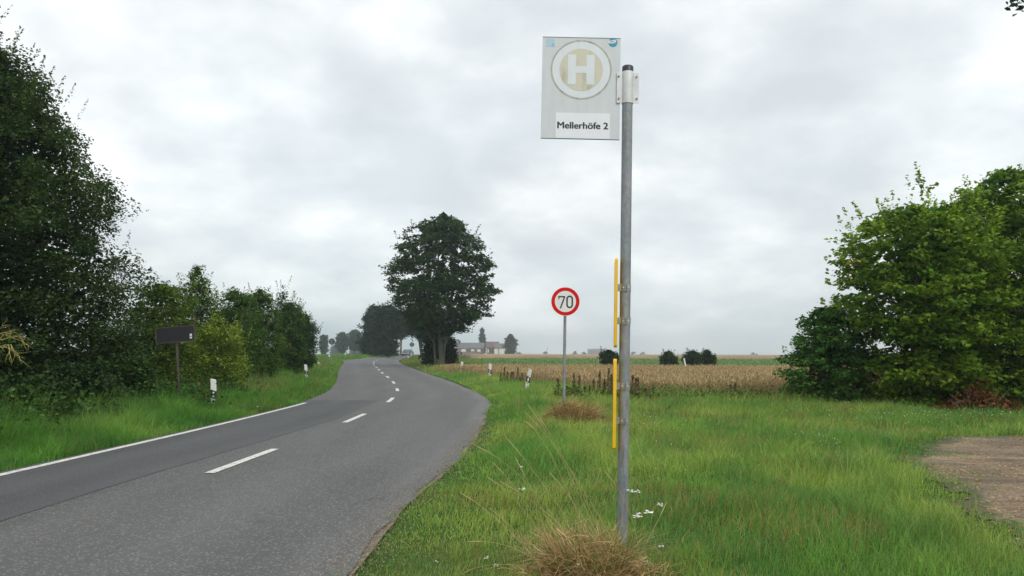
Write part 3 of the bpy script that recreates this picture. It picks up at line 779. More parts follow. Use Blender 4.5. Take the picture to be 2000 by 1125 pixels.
tree(1985, 23, P2([(800, 150), (700, 165), (560, 165), (470, 150), (410, 125), (375, 95), (350, 45), (335, 15)], 23, 1985),
     'tall green tree at the right edge of the view, its top reaching above the others', ncl=620, nlf=50, leaf=.14, cr=.45, seed=42, c0=(.06, .15, .02), c1=(.22, .34, .035),
     trunk=.14, stems=2, spread=.12, k=46, shoots=60, shoot_len=.5, flat=.4, shell=.6, rough=.4, inner=2200, th=5.2)
tree(1900, 25, P2([(790, 150), (700, 160), (560, 120), (470, 100), (420, 80), (395, 30)], 25, 1890),
     'dark tree half hidden behind the bright green tree', ncl=320, nlf=50, leaf=.14, cr=.45, seed=44, c0=(.02, .05, .01), c1=(.07, .12, .02),
     trunk=.12, k=26, shoots=8, flat=.5, shell=.5, inner=2500)
tree(1618, 22.8, P2([(785, 70), (740, 80), (690, 74), (650, 55), (620, 40), (603, 18)], 22.8, 1618),
     'low dark green bush at the left end of the right hand trees', cat='bush', name='bush', ncl=260, nlf=62, leaf=.10, cr=.26, seed=43, c0=(.038, .115, .026), c1=(.12, .25, .05),
     trunk=.05, stems=4, spread=.15, k=16, shoots=24, shoot_len=.25, flat=.45, inner=1200)
# overhanging crown, top right corner (trunk outside the frame)
tree(2300, 13, [(6.3, .5), (7.1, 2.6), (8.3, 3.6), (9.6, 3.0), (10.6, .8)], 'dark leaf tips hanging into the top right corner of the sky', ncl=170, nlf=34, leaf=.13, cr=.4, seed=45,
     c0=(.012, .035, .012), c1=(.03, .06, .02), trunk=.2, xyz=(12.45, 13), k=20, shell=.7, rough=.2, inner=0)
# dead brown brush pile
rng2 = np.random.default_rng(8)
Yb = 20.6; t = thing('brush_pile', 'heap of dead brown branches and leaves at the foot of the right hand trees', 'brush pile', (xat(1905, Yb), Yb, 0))
n = 3600; P = rng2.normal(size=(n, 3))*np.array((.52, .30, .17)); P[:, 2] = np.abs(P[:, 2])*(1.15-np.clip(np.abs(P[:, 0]), 0, 1)*.6)+.04
P[:, 2] += np.where((P[:, 0] > -.3) & (P[:, 0] < .1), rng2.uniform(0, .28, n), 0)
V, T = leaf_cards(P, rng2.uniform(.05, .13, n), rng2, .1)
npmesh('dead_leaves', V, [T], np.repeat(np.array((.17, .072, .028))*rng2.uniform(.35, 1.35, (n, 1)), 4, 0), M_dry, t)
mb = MB(); rnd = random.Random(3)
for i in range(34):
    a = Vector((rnd.uniform(-.9, .9), rnd.uniform(-.35, .35), rnd.uniform(.02, .2))); d = Vector((rnd.uniform(-.4, .4), rnd.uniform(-.3, .3), rnd.uniform(.05, .42)))
    mb.tube([a, a+d*.5+Vector((0, 0, .04)), a+d], [.012, .009, .003], M_bark, 5)
mb.build('branch', t)

# the big roadside maple
BY = 70; BX = 863
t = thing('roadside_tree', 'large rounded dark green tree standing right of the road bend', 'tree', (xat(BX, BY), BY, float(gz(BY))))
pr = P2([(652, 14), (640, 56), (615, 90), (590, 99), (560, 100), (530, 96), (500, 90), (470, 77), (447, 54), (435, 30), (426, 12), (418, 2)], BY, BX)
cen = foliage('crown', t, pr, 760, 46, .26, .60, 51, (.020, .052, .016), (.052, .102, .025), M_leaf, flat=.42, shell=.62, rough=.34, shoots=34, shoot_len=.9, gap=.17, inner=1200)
mb = MB(); rnd = random.Random(4)
stemsT = [((0, 0), (-.25, 0), (-.5, .2)), ((.06, .05), (.35, .1), (1.1, 0)), ((-.55, .25), (-.75, .2), (-1.3, .3))]
rad0 = [.20, .11, .10]
tips = []
for (b, m_, e), r0 in zip(stemsT, rad0):
    pts = []
    for i in range(9):
        u = i/8; x = b[0]*(1-u)**2+m_[0]*2*u*(1-u)+e[0]*u*u; y = b[1]*(1-u)**2+m_[1]*2*u*(1-u)+e[1]*u*u
        pts.append(Vector((x, y, 8.2*u-.1)))
    mb.tube(pts, [r0*(1.2-.95*i/8 if i else 1.35) for i in range(9)], M_barkg, 9); tips.append(pts)
for i in range(70):
    c = Vector(cen[rnd.randrange(len(cen))]); p = min(tips, key=lambda q: (q[5]-c).length); j = max(2, min(7, int(c.z/13*8))); a = p[j]
    if a.z > c.z+.5: a = p[max(2, j-2)]
    m_ = a.lerp(c, .5)+Vector((0, 0, .5)); bp = [a*(1-u)**2+m_*2*u*(1-u)+c*u*u for u in [q/5 for q in range(6)]]
    mb.tube(bp, [.07*(1-.8*q/5) for q in range(6)], M_barkg, 5, False)
mb.build('trunk', t)
IV0 = (.010, .026, .010); IV1 = (.028, .055, .018)
def fshrub(px, Y, rows, label, seed, c0, c1, cat='bush', name='bush', ncl=110, nlf=46, leaf=.2, cr=.4, **kw):
    kw.setdefault('trunk', .04); kw.setdefault('stems', 3); kw.setdefault('spread', .12); kw.setdefault('k', 9); kw.setdefault('inner', 250); kw.setdefault('mat', M_far)
    return tree(px, Y, P2(rows, Y, px), label, cat, name, ncl, nlf, leaf, cr, seed, c0, c1, **kw)
fshrub(840, 71.5, [(716, 8), (700, 11), (685, 10), (670, 7), (655, 3)], 'dark evergreen bush left of the big tree trunk', 61, IV0, IV1)
fshrub(880, 71, [(712, 5), (700, 8), (680, 5), (662, 2)], 'narrow dark bush right of the big tree trunk', 62, IV0, IV1)
# avenue trees behind
AV = 'avenue trees over the far bend of the road'
av = [(731, 150, [(692, 22), (675, 26), (655, 25), (630, 26), (612, 20), (600, 8)], 'first avenue tree on the left side of the far bend', .0),
      (758, 138, [(692, 14), (675, 16), (655, 20), (630, 27), (608, 22), (598, 8)], 'avenue tree leaning over the far bend from the left', .22),
      (783, 205, [(656, 6), (650, 14), (640, 20), (620, 18), (610, 8)], 'rear left avenue tree closing the tunnel of leaves', .2),
      (826, 118, [(664, 8), (656, 22), (645, 36), (620, 38), (600, 26), (585, 6)], 'avenue tree with leaning trunk right of the car', .2),
      (848, 96, [(706, 10), (690, 14), (668, 20), (645, 30), (620, 22), (600, 6)], 'bushy avenue tree just behind the big rounded tree', .1)]
for i, (px, Y, rows, lb, tr) in enumerate(av):
    tree(px, Y, P2(rows, Y, px), lb, name='avenue_tree', ncl=240, nlf=42, leaf=.42*Y/150, cr=1.0*Y/150, seed=70+i, c0=(.014, .034, .016), c1=(.036, .066, .024),
         trunk=.28, k=16, group=AV, mat=M_far, flat=.6, shell=.5, inner=700, rough=.35, shoots=8, shoot_len=1.0, lean=(-1.6, 0) if i == 3 else (0, 0))
far = [(668, 330, [(688, 6), (682, 12), (672, 14), (660, 13), (650, 7)], 'left one of the two touching hazy trees beyond the round sign'),
       (693, 335, [(684, 8), (678, 16), (665, 18), (655, 17), (646, 9)], 'right one of the two touching hazy trees beyond the round sign'),
       (632, 330, [(696, 5), (685, 6), (672, 7), (660, 5), (657, 2)], 'small lone hazy tree just right of the hedge end'),
       (718, 290, [(692, 8), (683, 16), (672, 17), (662, 12), (655, 5)], 'pale tree in front of the left avenue tree'),
       (658, 620, [(691, 14), (684, 14), (678, 10), (674, 4)], 'faint low tree clump under the left hazy tree'),
       (700, 640, [(691, 18), (684, 18), (678, 12), (675, 4)], 'faint low tree clump under the right hazy tree'),
       (745, 620, [(691, 12), (684, 12), (678, 8), (676, 3)], 'faint far clump behind the left avenue trees')]
for i, (px, Y, rows, lb) in enumerate(far):
    rows = [(a, max(1, b-4)) for a, b in rows]
    tree(px, Y, P2(rows, Y, px), lb, ncl=150, nlf=34, leaf=.8*Y/330, cr=1.1*Y/330, seed=90+i, c0=(.02, .045, .02), c1=(.045, .08, .03), trunk=.35, k=8, mat=M_far, flat=.65, shell=.4, inner=250, rough=.3)
# farm trees
tree(941, 430, P2([(690, 6), (680, 8), (668, 7), (656, 4.5), (648, 2.5), (641, .5)], 430, 941), 'tall pointed fir behind the farm roofs', name='fir_tree', ncl=190, nlf=34, leaf=.8, cr=.7, seed=101,
     c0=(.012, .032, .02), c1=(.03, .055, .03), trunk=.3, k=8, mat=M_far, flat=.5, shell=.6, rough=.3, inner=400)
tree(997, 385, P2([(692, 6), (684, 8), (672, 9.5), (664, 8), (657, 4), (654, 1)], 385, 997), 'dark tree at the right end of the farm', ncl=160, nlf=34, leaf=.9, cr=1.2, seed=102,
     c0=(.014, .034, .02), c1=(.03, .055, .028), trunk=.3, k=8, mat=M_far, shell=.5, inner=400)
# bushes in the field
fshrub(1190, 68, [(712, 15), (703, 20), (694, 18), (687, 10), (684, 3)], 'round dark bush in the fields left of the bus stop pole', 111, (.014, .034, .014), (.04, .075, .026), nlf=34, leaf=.14, cr=.26, shoots=12, shoot_len=.4, rough=.8, ncl=100)
fshrub(1306, 69, [(712, 18), (704, 20), (697, 14), (691, 7), (687, 2)], 'dark field bush left of the leaning white post', 112, (.016, .038, .014), (.045, .08, .026), nlf=34, leaf=.14, cr=.24, shoots=12, shoot_len=.35, rough=.8, ncl=90)
fshrub(1353, 70, [(712, 19), (703, 20), (695, 17), (689, 10), (686, 3)], 'dark field bush right behind the leaning white post', 113, (.014, .034, .014), (.04, .07, .024), nlf=34, leaf=.14, cr=.24, shoots=12, shoot_len=.3, rough=.8, ncl=90)
fshrub(1382, 71, [(712, 14), (703, 16), (695, 14), (689, 9), (685, 3)], 'rightmost dark bush in the wheat fields', 114, (.014, .034, .014), (.04, .07, .024), nlf=34, leaf=.14, cr=.24, shoots=12, shoot_len=.3, rough=.8, ncl=90)
HB = 'tiny bushes on the horizon'
for i, (px, w, tp) in enumerate([(1013, 4, 688), (1065, 5, 688), (1122, 6, 688), (1140, 5, 689), (1238, 5, 689), (1256, 6, 689), (1472, 6, 690)]):
    Y = 800; X = xat(px, Y)
    o = bpy.data.objects.new('distant_bush', None)
    bpy.data.objects.remove(o)
    cpx = px
    me_par = thing('distant_bush', 'tiny hazy bush on the horizon of the wheat fields', 'bush', (X, Y, 1.0), group=HB)
    foliage('foliage', me_par, [(0, w*Y/F), (1.6, w*Y/F), (2.8+.4*(i % 3), .4*w*Y/F)], 22, 22, 1.0, 1.0, 120+i, (.03, .05, .03), (.05, .075, .04), M_far, shell=.3)

# dock weeds
def dock_mesh(seed, h):
    r = np.random.default_rng(seed)
    t = thing('dock_plant', '', 'weed')
    mb = MB(); mb.tube([(0, 0, 0), (.01, 0, h*.5), (.03*r.normal(), .0, h)], [.005, .004, .002], M_dock, 5); mb.build('stem', t)
    n = 230; z = h*(.38+.62*r.uniform(0, 1, n)**.9); ang = r.uniform(0, 6.28, n); rad = .055*(1.3-(z/h))*r.uniform(.2, 1.5, n)
    P = np.stack([rad*np.cos(ang), rad*np.sin(ang), z], 1)
    V, T = leaf_cards(P, r.uniform(.02, .045, n), r, .0, .4)
    c = np.array((.13, .085, .045))*r.uniform(.5, 1.5, (n, 1)); c = np.where(r.uniform(0, 1, (n, 1)) < .25, np.array((.08, .10, .03)), c)
    npmesh('seed_head', V, [T], np.repeat(c, 4, 0), M_dry, t)
    n = 16; z = h*r.uniform(.05, .45, n); ang = r.uniform(0, 6.28, n); P = np.stack([.07*np.cos(ang), .07*np.sin(ang), z], 1)
    V, T = leaf_cards(P, r.uniform(.10, .2, n), r, .2, .2)
    npmesh('foliage', V, [T], np.repeat(np.array((.09, .15, .03))*r.uniform(.6, 1.3, (n, 1)), 4, 0), M_leaf, t)
    return t
M_dock = simple('dock stem', (.11, .07, .035), .8, var=.3)
protos = [dock_mesh(1, .95), dock_mesh(2, .8), dock_mesh(3, .65)]
dk = [(1121, 26, .9), (1129, 25.5, 1.0), (1107, 26, .7), (1141, 26.5, .75), (1150, 26, .6), (1169, 24.5, 1.0), (1178, 24.6, 1.1), (1186, 24.8, 1.1), (1192, 24.4, 1.1), (1198, 25, .95), (1232, 24.4, .9), (1240, 24.6, .95), (1249, 25, .8), (1160, 26.5, .7), (1093, 27, .7), (1262, 25.5, .6),
      (978, 37, .75), (984, 37.5, .9), (990, 37, .7), (997, 37.5, 1.0), (1003, 36, .7), (1010, 36.5, .9), (1016, 36, .65), (1022, 36.5, .75), (1428, 25.6, .55), (1434, 25.5, .6)]
rnd = random.Random(9)
for i, (px, Y, s) in enumerate(dk):
    o = protos[i] if i < 3 else copy_tree(protos[rnd.randrange(3)])
    X = xat(px, Y); o.location = (X, Y, float(gzb(np.array(X), np.array(float(Y))))-.03); o.rotation_euler = (rnd.uniform(-.06, .06), rnd.uniform(-.06, .1), rnd.uniform(0, 6.28)); o.scale = (1.1, 1.1, s)
    g, lb = (('dock weeds by the bus stop pole', 'tall brown dock weed in the row between speed sign and bus stop pole') if px < 1215 else ('dock weeds right of the pole', 'brown dock weed at the wheat edge right of the bus stop pole')) if px > 1050 and px < 1400 else \
            (('dock weeds behind the leaning post', 'brown dock weed in the cluster left of the lichen-stained post') if px < 1050 else ('dock weeds at the wheat edge', 'dark weed standing alone in front of the wheat'))
    tag(o, lb, 'weed', g)

# low bushy weeds along the wheat edge (leafy stuff)
n = 9000; px_ = None
y = rng.uniform(24.2, 27.4, n); x = rng.uniform(1.3, 9.5, n); k = (x < .35*y) & (fbm(x*1.1, y*1.1, 131) > .42); x = x[k]; y = y[k]; n = len(x)
P = np.stack([x, y, gz(y)+np.abs(rng.normal(0, .17, n))+.03], 1)
V, T = leaf_cards(P, rng.uniform(.05, .12, n), rng, .4)
c = np.where(rng.uniform(0, 1, (n, 1)) < .3, np.array((.17, .17, .05)), np.array((.07, .14, .03)))*rng.uniform(.6, 1.3, (n, 1))
tag(npmesh('weeds', V, [T], np.repeat(c, 4, 0), M_leaf), 'leafy low weeds along the near edge of the wheat', 'weeds', kind='stuff')
# brambles / weeds at the foot of the left hedge
n = 46000; y = 10+37*rng.uniform(0, 1, n)**1.4; x = rl(y)-rng.normal(0, .5, n)-np.interp(y, [13, 22, 26, 30, 47], [2.7, 2.5, 3.1, 3.7, 3.9]); k = fbm(x*.8, y*.6, 133) > .36; x = x[k]; y = y[k]; n = len(x)
hz = np.abs(rng.normal(0, .33, n))*(.4+fbm(x, y, 134))
P = np.stack([x, y, gz(y)+hz+.03], 1); V, T = leaf_cards(P, rng.uniform(.05, .13, n), rng, .4)
u = rng.uniform(0, 1, (n, 1)); tanm = ((fbm(x*.5, y*.4, 137) > .5) & (y > 21))[:, None]
c = np.where((u < .35) & tanm, np.array((.17, .12, .05)), np.where(u < .7, np.array((.035, .085, .018)), np.array((.07, .135, .028))))*rng.uniform(.6, 1.25, (n, 1))
tag(npmesh('brambles', V, [T], np.repeat(c, 4, 0), M_leaf), 'tangled low brambles and weeds along the foot of the left hedge', 'brambles', kind='stuff')

# bare lichen-covered branch at left edge
t = thing('dead_branch', 'bare yellowish lichen-covered branch reaching in at the left edge', 'branch', at(-28, 668, 15.3))
mb = MB(); rnd = random.Random(6)
def grow(p, d, L, r, dep):
    pts = [p]; q = p.copy(); dd = d.normalized()
    for i in range(5):
        dd = (dd+Vector((rnd.uniform(-.35, .35), rnd.uniform(-.3, .3), rnd.uniform(-.3, .3)))).normalized(); q = q+dd*L/5; pts.append(q.copy())
    mb.tube(pts, [r*(1-.15*i) for i in range(6)], M_lichen, 5)
    if dep:
        for i in (2, 3, 4, 5):
            if rnd.random() < .95: grow(pts[i], (dd+Vector((rnd.uniform(.0, .8), rnd.uniform(-.4, .4), rnd.uniform(-1.1, .9)))), L*rnd.uniform(.45, .7), r*.55, dep-1)
grow(Vector((0, 0, 0)), Vector((1, -.1, .1)), .62, .021, 2)
grow(Vector((0, 0, .12)), Vector((1, -.1, .7)), .5, .018, 2)
grow(Vector((0, 0, -.1)), Vector((1, -.2, -.35)), .6, .018, 2)
mb.build('twigs', t)
mb = MB(); mb.tube([(0, 0, 0.1), (-.2, .1, -.5), (-.35, .2, -1.72)], [.03, .045, .06], M_lichen, 7); mb.build('stem', t)

# dry grass clumps
TR = np.random.default_rng(17)
g = G(1120, 828)
t = thing('dry_grass_clump', 'brown dry grass clump at the foot of the speed limit sign', 'grass clump', (g.x, g.y, 0))
straw_heap('straw_tangle', t, 3600, .62, .40, .30, (.24, .13, .055), (.56, .40, .20), .007, TR, .26)
tuft_mesh('dry_blades', t, 1100, .66, 1.0, (.30, .17, .075), (.56, .40, .20), .008, TR, r0=.42, dirb=.3, flat=.55)
tuft_mesh('green_blades', t, 520, .62, .6, (.10, .16, .04), (.28, .25, .10), .006, TR, r0=.38, flat=.4)
g = G(1150, 1128)
t = thing('dry_grass_clump', 'straw-coloured grass tussock with long bent stalks at the foot of the bus stop pole', 'grass clump', (g.x, g.y, 0))
straw_heap('straw_tangle', t, 3600, .36, .24, .17, (.30, .17, .07), (.66, .48, .26), .0036, TR, .12)
tuft_mesh('dry_blades', t, 900, .44, 1.0, (.34, .21, .09), (.58, .42, .22), .0050, TR, r0=.24, dirb=2.4, flat=.5)
tuft_mesh('green_blades', t, 700, .38, .8, (.07, .15, .03), (.20, .24, .06), .005, TR, r0=.24, dirb=1.2, flat=.4)
# long stalks: start pixel, control, tip pixel at depth
mb = MB(); M_straw = simple('straw stalk', (.42, .34, .14), .7, var=.2)
lng = [((1220, 1100), (1110, 890), (1032, 812)), ((1180, 1080), (1110, 900), (1038, 800)), ((1150, 1060), (1070, 850), (1030, 826)), ((1200, 1110), (1130, 930), (1048, 806)),
       ((1130, 1090), (1040, 920), (932, 872)), ((1160, 1100), (1080, 960), (993, 860)), ((1090, 1110), (1030, 980), (958, 936)), ((1100, 1100), (1020, 960), (967, 908)),
       ((1060, 1110), (980, 1010), (905, 966)), ((1250, 1110), (1245, 990), (1182, 922)), ((1050, 1110), (1020, 1040), (960, 996)), ((1120, 1110), (1060, 1000), (1010, 900)), ((1080, 1120), (1000, 1050), (918, 1058)),
       ((1100, 1120), (960, 1085), (905, 1120)), ((1170, 1110), (1085, 1000), (985, 945)), ((1210, 1110), (1150, 1010), (1165, 972)), ((1190, 1100), (1140, 1000), (1080, 930)), ((1230, 1120), (1275, 1040), (1300, 985))]
for i, (a, b, c) in enumerate(lng):
    Ya = 5.15+.12*(i % 4); A = at(*a, Ya); B = at(*b, Ya+.05); Cc = at(*c, Ya+.1*(i % 3)); A.z = max(A.z, .0)
    pts = [A*(1-u)**2+B*2*u*(1-u)+Cc*u*u for u in [q/10 for q in range(11)]]
    o0 = Vector((g.x, g.y, 0)); mb.tube([p-o0 for p in pts], [.0019*(1-.55*q/10) for q in range(11)], M_straw, 4, False)
    # seed spike at the tip
    d = (pts[-1]-pts[-3]); mb.tube([pts[-3]-o0, pts[-2]-o0, pts[-1]-o0, pts[-1]+d*.25-o0], [.0015, .0032, .0026, .0006], M_straw, 4, False)
mb.build('stalks', t)

# yarrow
def yarrow(px, py, Y, label, group, lean=0, size=.05, seed=0):
    top = at(px, py, Y); zg = float(gzb(np.array(top.x), np.array(Y)))
    hh = max(.05, top.z-zg); t = thing('yarrow_plant', label, 'wildflower', (top.x-lean*hh, Y, zg), group=group)
    r = np.random.default_rng(seed); mb = MB()
    T = Vector((lean*hh, 0, hh)); mb.tube([(0, 0, 0), T*.5+Vector((-.01, 0, 0)), T-Vector((0, 0, .03))], [.0025, .002, .0018], M_stem, 5)
    fl = MB()
    for i in range(9):
        a = r.uniform(0, 6.28); q = size*math.sqrt(r.uniform(0, 1)); e = T+Vector((q*math.cos(a), q*math.sin(a), r.uniform(-.006, .008)-q*.15))
        mb.tube([T-Vector((0, 0, .03)), e-Vector((0, 0, .004))], [.0012, .0009], M_stem, 4, False)
        for j in range(5):
            b = r.uniform(0, 6.28); s = size*.22*r.uniform(.3, 1); p = e+Vector((s*math.cos(b), s*math.sin(b), r.uniform(0, .004)))
            rr2 = size*.13; fl.add([p+Vector((rr2*math.cos(u*1.047), rr2*math.sin(u*1.047), 0)) for u in range(6)]+[p+Vector((0, 0, rr2*.6))], [(u, (u+1) % 6, 6) for u in range(6)], M_flower)
    mb.build('stem', t); fl.build('flower_head', t)
M_stem = simple('green stem', (.10, .16, .05), .7)
for i, a in enumerate([(1237, 958, 6.0, 'white yarrow flower head touching the right side of the bus stop pole', None, .1, .042), (1262, 1000, 5.7, 'widest white yarrow flower head right of the bus stop pole', None, .1, .055),
                       (1246, 1008, 5.55, 'white yarrow head just below the widest one right of the pole', None, .05, .035), (1290, 985, 6.0, 'faded yarrow head farthest right of the bus stop pole', None, .3, .03), (1020, 955, 6.3, 'white yarrow standing alone left of the bus stop pole among bent stalks', None, -.1, .028),
                       (854, 1097, 5.15, 'small white flower low in the grass nearest the road edge', None, 0, .012), (950, 1090, 5.2, 'white flower among the grass left of the straw tussock', None, 0, .016), (969, 1104, 5.1, 'white flower close to the left side of the straw tussock', None, .0, .013),
                       (1130, 1103, 5.0, 'white flower in the middle of the straw tussock', None, 0, .013), (1292, 1067, 5.25, 'tilted white flower right of the straw tussock', None, .3, .02), (1262, 1097, 5.1, 'white flower at the right foot of the straw tussock', None, 0, .016), (1018, 912, 6.9, 'small pale flower in the grass above the lone yarrow', None, 0, .018)]):
    yarrow(*a, seed=i)

# ================================================================== OBJECTS
def disc(mb, c, r, y0, y1, mat, n=40, r_in=0):
    cx, cz = c
    if r_in == 0: mb.prism([(cx+r*math.cos(2*PI*i/n), cz+r*math.sin(2*PI*i/n)) for i in range(n)], y0, y1, mat)
    else:
        v = []; 
        for y in (y0, y1):
            for q in (r_in, r): v += [(cx+q*math.cos(2*PI*i/n), y, cz+q*math.sin(2*PI*i/n)) for i in range(n)]
        f = []
        for i in range(n):
            j = (i+1) % n
            f += [(i, j, n+j, n+i), (2*n+i, 3*n+i, 3*n+j, 2*n+j), (n+i, n+j, 3*n+j, 3*n+i), (i, 2*n+i, 2*n+j, j)]
        mb.add(v, f, mat)
    return mb
def rrect(x0, z0, x1, z1, r, n=5):
    p = []
    for (cx, cz, a0) in ((x1-r, z1-r, 0), (x0+r, z1-r, PI/2), (x0+r, z0+r, PI), (x1-r, z0+r, 3*PI/2)):
        p += [(cx+r*math.cos(a0+PI/2*i/n), cz+r*math.sin(a0+PI/2*i/n)) for i in range(n+1)]
    return p
def text_mesh(name, body, width, height, cx, cz, y, mat, parent, bold=0, depth=.0006):
    cu = bpy.data.curves.new(name, 'FONT'); cu.body = body; cu.size = 1; cu.extrude = 0; cu.offset = 0; cu.align_x = 'LEFT'; cu.resolution_u = 4
    ob = bpy.data.objects.new(name+'_tmp', cu); C.objects.link(ob); bpy.context.view_layer.update()
    me = bpy.data.meshes.new_from_object(ob.evaluated_get(bpy.context.evaluated_depsgraph_get())); bpy.data.objects.remove(ob)
    xs = [v.co.x for v in me.vertices]; zs = [v.co.y for v in me.vertices]
    x0, x1, z0, z1 = min(xs), max(xs), min(zs), max(zs)
    for v in me.vertices:
        v.co = ((v.co.x-x0)/(x1-x0)*width-width/2+cx, y, (v.co.y-z0)/(z1-z0)*height-height/2+cz)
    if bold:
        vs = [tuple(v.co) for v in me.vertices]; fs = [tuple(p.vertices) for p in me.polygons]; n0 = len(vs); V2 = []; F2 = []
        for q, (ox, oz) in enumerate(((0, 0), (bold, 0), (-bold, 0), (0, bold*.6), (0, -bold*.6))):
            V2 += [(x+ox, yy-.00008*q, z+oz) for x, yy, z in vs]; F2 += [tuple(i+q*n0 for i in f) for f in fs]
        me = bpy.data.meshes.new(name); me.from_pydata(V2, [], F2)
    me.materials.clear(); me.materials.append(mat); me.name = name
    for p in me.polygons: p.material_index = 0
    return link(name, me, parent)

# ---- bus stop
BSY = 6.2
base = at(1215.5, 1058, BSY); topw = at(1226, 133, BSY)
lean = math.atan2(topw.x-base.x, topw.z-base.z)
bs = thing('bus_stop_sign', 'tall grey bus stop pole with white H sign and yellow timetable boards', 'bus stop sign', (base.x, BSY, 0), (0, lean, 0))
bs_m = Matrix.Translation((base.x, BSY, 0)) @ Matrix.Rotation(lean, 4, 'Y'); bs_i = bs_m.inverted()
def L(px, py): return bs_i @ at(px, py, BSY)
pr_ = .0405
zt = L(1226, 138).z
mb = MB(); mb.tube([(0, 0, -.05), (0, 0, .02), (0, 0, zt*.5), (0, 0, zt)], pr_, M_galv, 32); mb.build('pole', bs)
mb = MB(); mb.tube([(0, 0, zt-.03), (0, 0, zt+.028), (0, 0, zt+.036)], [pr_+.0035, pr_+.0035, pr_-.004], M_black, 32); mb.tube([(0, 0, zt+.036), (0, 0, zt+.044)], .006, M_black, 8); mb.build('cap', bs)
# bracket
z1_, z0_ = L(1226, 141).z, L(1226, 203).z
b = MB(); b.tube([(0, 0, z0_), (0, 0, z1_)], pr_+.0045, M_alu, 32)
xf0, xf1 = L(1204.5, 170).x, L(1247, 170).x
b.box(((xf0-.038)/2, -.012, (z0_+z1_)/2-.003), (abs(xf0)-.036, .005, z1_-z0_-.012), M_alu)
b.box(((xf1+.038)/2, -.012, (z0_+z1_)/2-.003), (xf1-.036, .005, z1_-z0_-.012), M_alu)
br = b.build('bracket', bs)
for (px, py) in ((1208, 150), (1243, 151), (1208, 193.5), (1243, 194)):
    p = L(px, py); q = MB(); disc(q, (p.x, p.z), .0085, -.020, -.0145, M_clamp, 16); disc(q, (p.x, p.z), .005, -.026, -.020, M_clamp, 6); q.build('bolt', br)
# panel
pa = L(1060, 72); pb = L(1211, 274); x0, x1, zb_, ztp = pa.x, L(1211, 172).x, pb.z, pa.z
panel = MB().prism(rrect(x0, zb_, x1, ztp, .004, 2), -.004, .004, M_panel).build('sign_panel', bs)
b = MB(); e = .004
b.box(((x0+x1)/2, -.0055, zb_+.002), (x1-x0, .002, .004), M_signback).box(((x0+x1)/2, -.0055, ztp-.0012), (x1-x0, .002, .0024), M_signback); b.build('rim', panel)
ec = L(1135, 136.5); k_ = BSY/F*1.003
b = MB(); disc(b, (ec.x, ec.z), 60.8*k_, -.0052, -.0040, M_emring, 72, 57.6*k_); b.build('emblem_ring', panel)
b = MB(); disc(b, (ec.x, ec.z), 57.6*k_, -.0050, -.0040, M_emwhite, 72); b.build('emblem_field', panel)
b = MB(); disc(b, (ec.x, ec.z), 43.2*k_, -.0062, -.0050, M_emyellow, 72); b.build('emblem_disc', panel)
hw, hh, sw = 26.5*k_, 30.5*k_, 16*k_
b = MB().prism([(ec.x+x, ec.z+z) for x, z in [(-hw, -hh), (-hw+sw, -hh), (-hw+sw, -7*k_), (hw-sw, -7*k_), (hw-sw, -hh), (hw, -hh), (hw, hh), (hw-sw, hh), (hw-sw, 7*k_), (-hw+sw, 7*k_), (-hw+sw, hh), (-hw, hh)]], -.0074, -.0062, M_emwhite); b.build('emblem_letter', panel)
a0 = L(1085.5, 220); a1 = L(1190.5, 272); MB().prism([(a0.x, a1.z), (a1.x, a1.z), (a1.x, a0.z), (a0.x, a0.z)], -.0050, -.0040, M_plate).build('name_plate', panel)
tc = L(1138, 245.5); text_mesh('name_text', 'Mellerhöfe 2', 100*k_, 13.2*k_, tc.x, tc.z, -.0056, M_text, panel, .0027)
# left faded logo
lc = L(1075, 84); s = k_
b = MB().prism([(lc.x+x*s, lc.z+z*s) for x, z in [(-9, -8), (9, -8), (9, 8.5), (-7.5, 8.5)]], -.0050, -.0040, M_blue1); b.build('blue_logo', panel)
text_mesh('logo_text', 'NVV', 14*s, 6*s, lc.x+1*s, lc.z+4.5*s, -.0056, M_panel, panel, .0004)
b = MB(); disc(b, (lc.x+5.2*s, lc.z-4*s), 3.4*s, -.0058, -.0050, M_blue2, 20, 2.2*s); disc(b, (lc.x+5.2*s, lc.z-4*s), 1.1*s, -.0058, -.0050, M_blue2, 12); b.build('logo_wheel', panel)
rc2 = L(1197, 83.5); b = MB(); disc(b, (rc2.x, rc2.z), 9.2*s, -.0050, -.0040, M_teal, 36); b.build('teal_logo', panel)
b = MB().prism([(rc2.x+x*s, rc2.z+z*s) for x, z in [(-10.5, 3.5), (-2, 4.2), (3, 6.2), (6, 4.5), (6.2, 1), (3.5, -1.2), (-2, -2.4), (-9, -1.6)]], -.0058, -.0050, M_emwhite); b.build('logo_wave', panel)
text_mesh('logo_text', 'vrr', 8*s, 3.2*s, rc2.x-1.5*s, rc2.z+1.2*s, -.0064, M_signback, panel, .0)
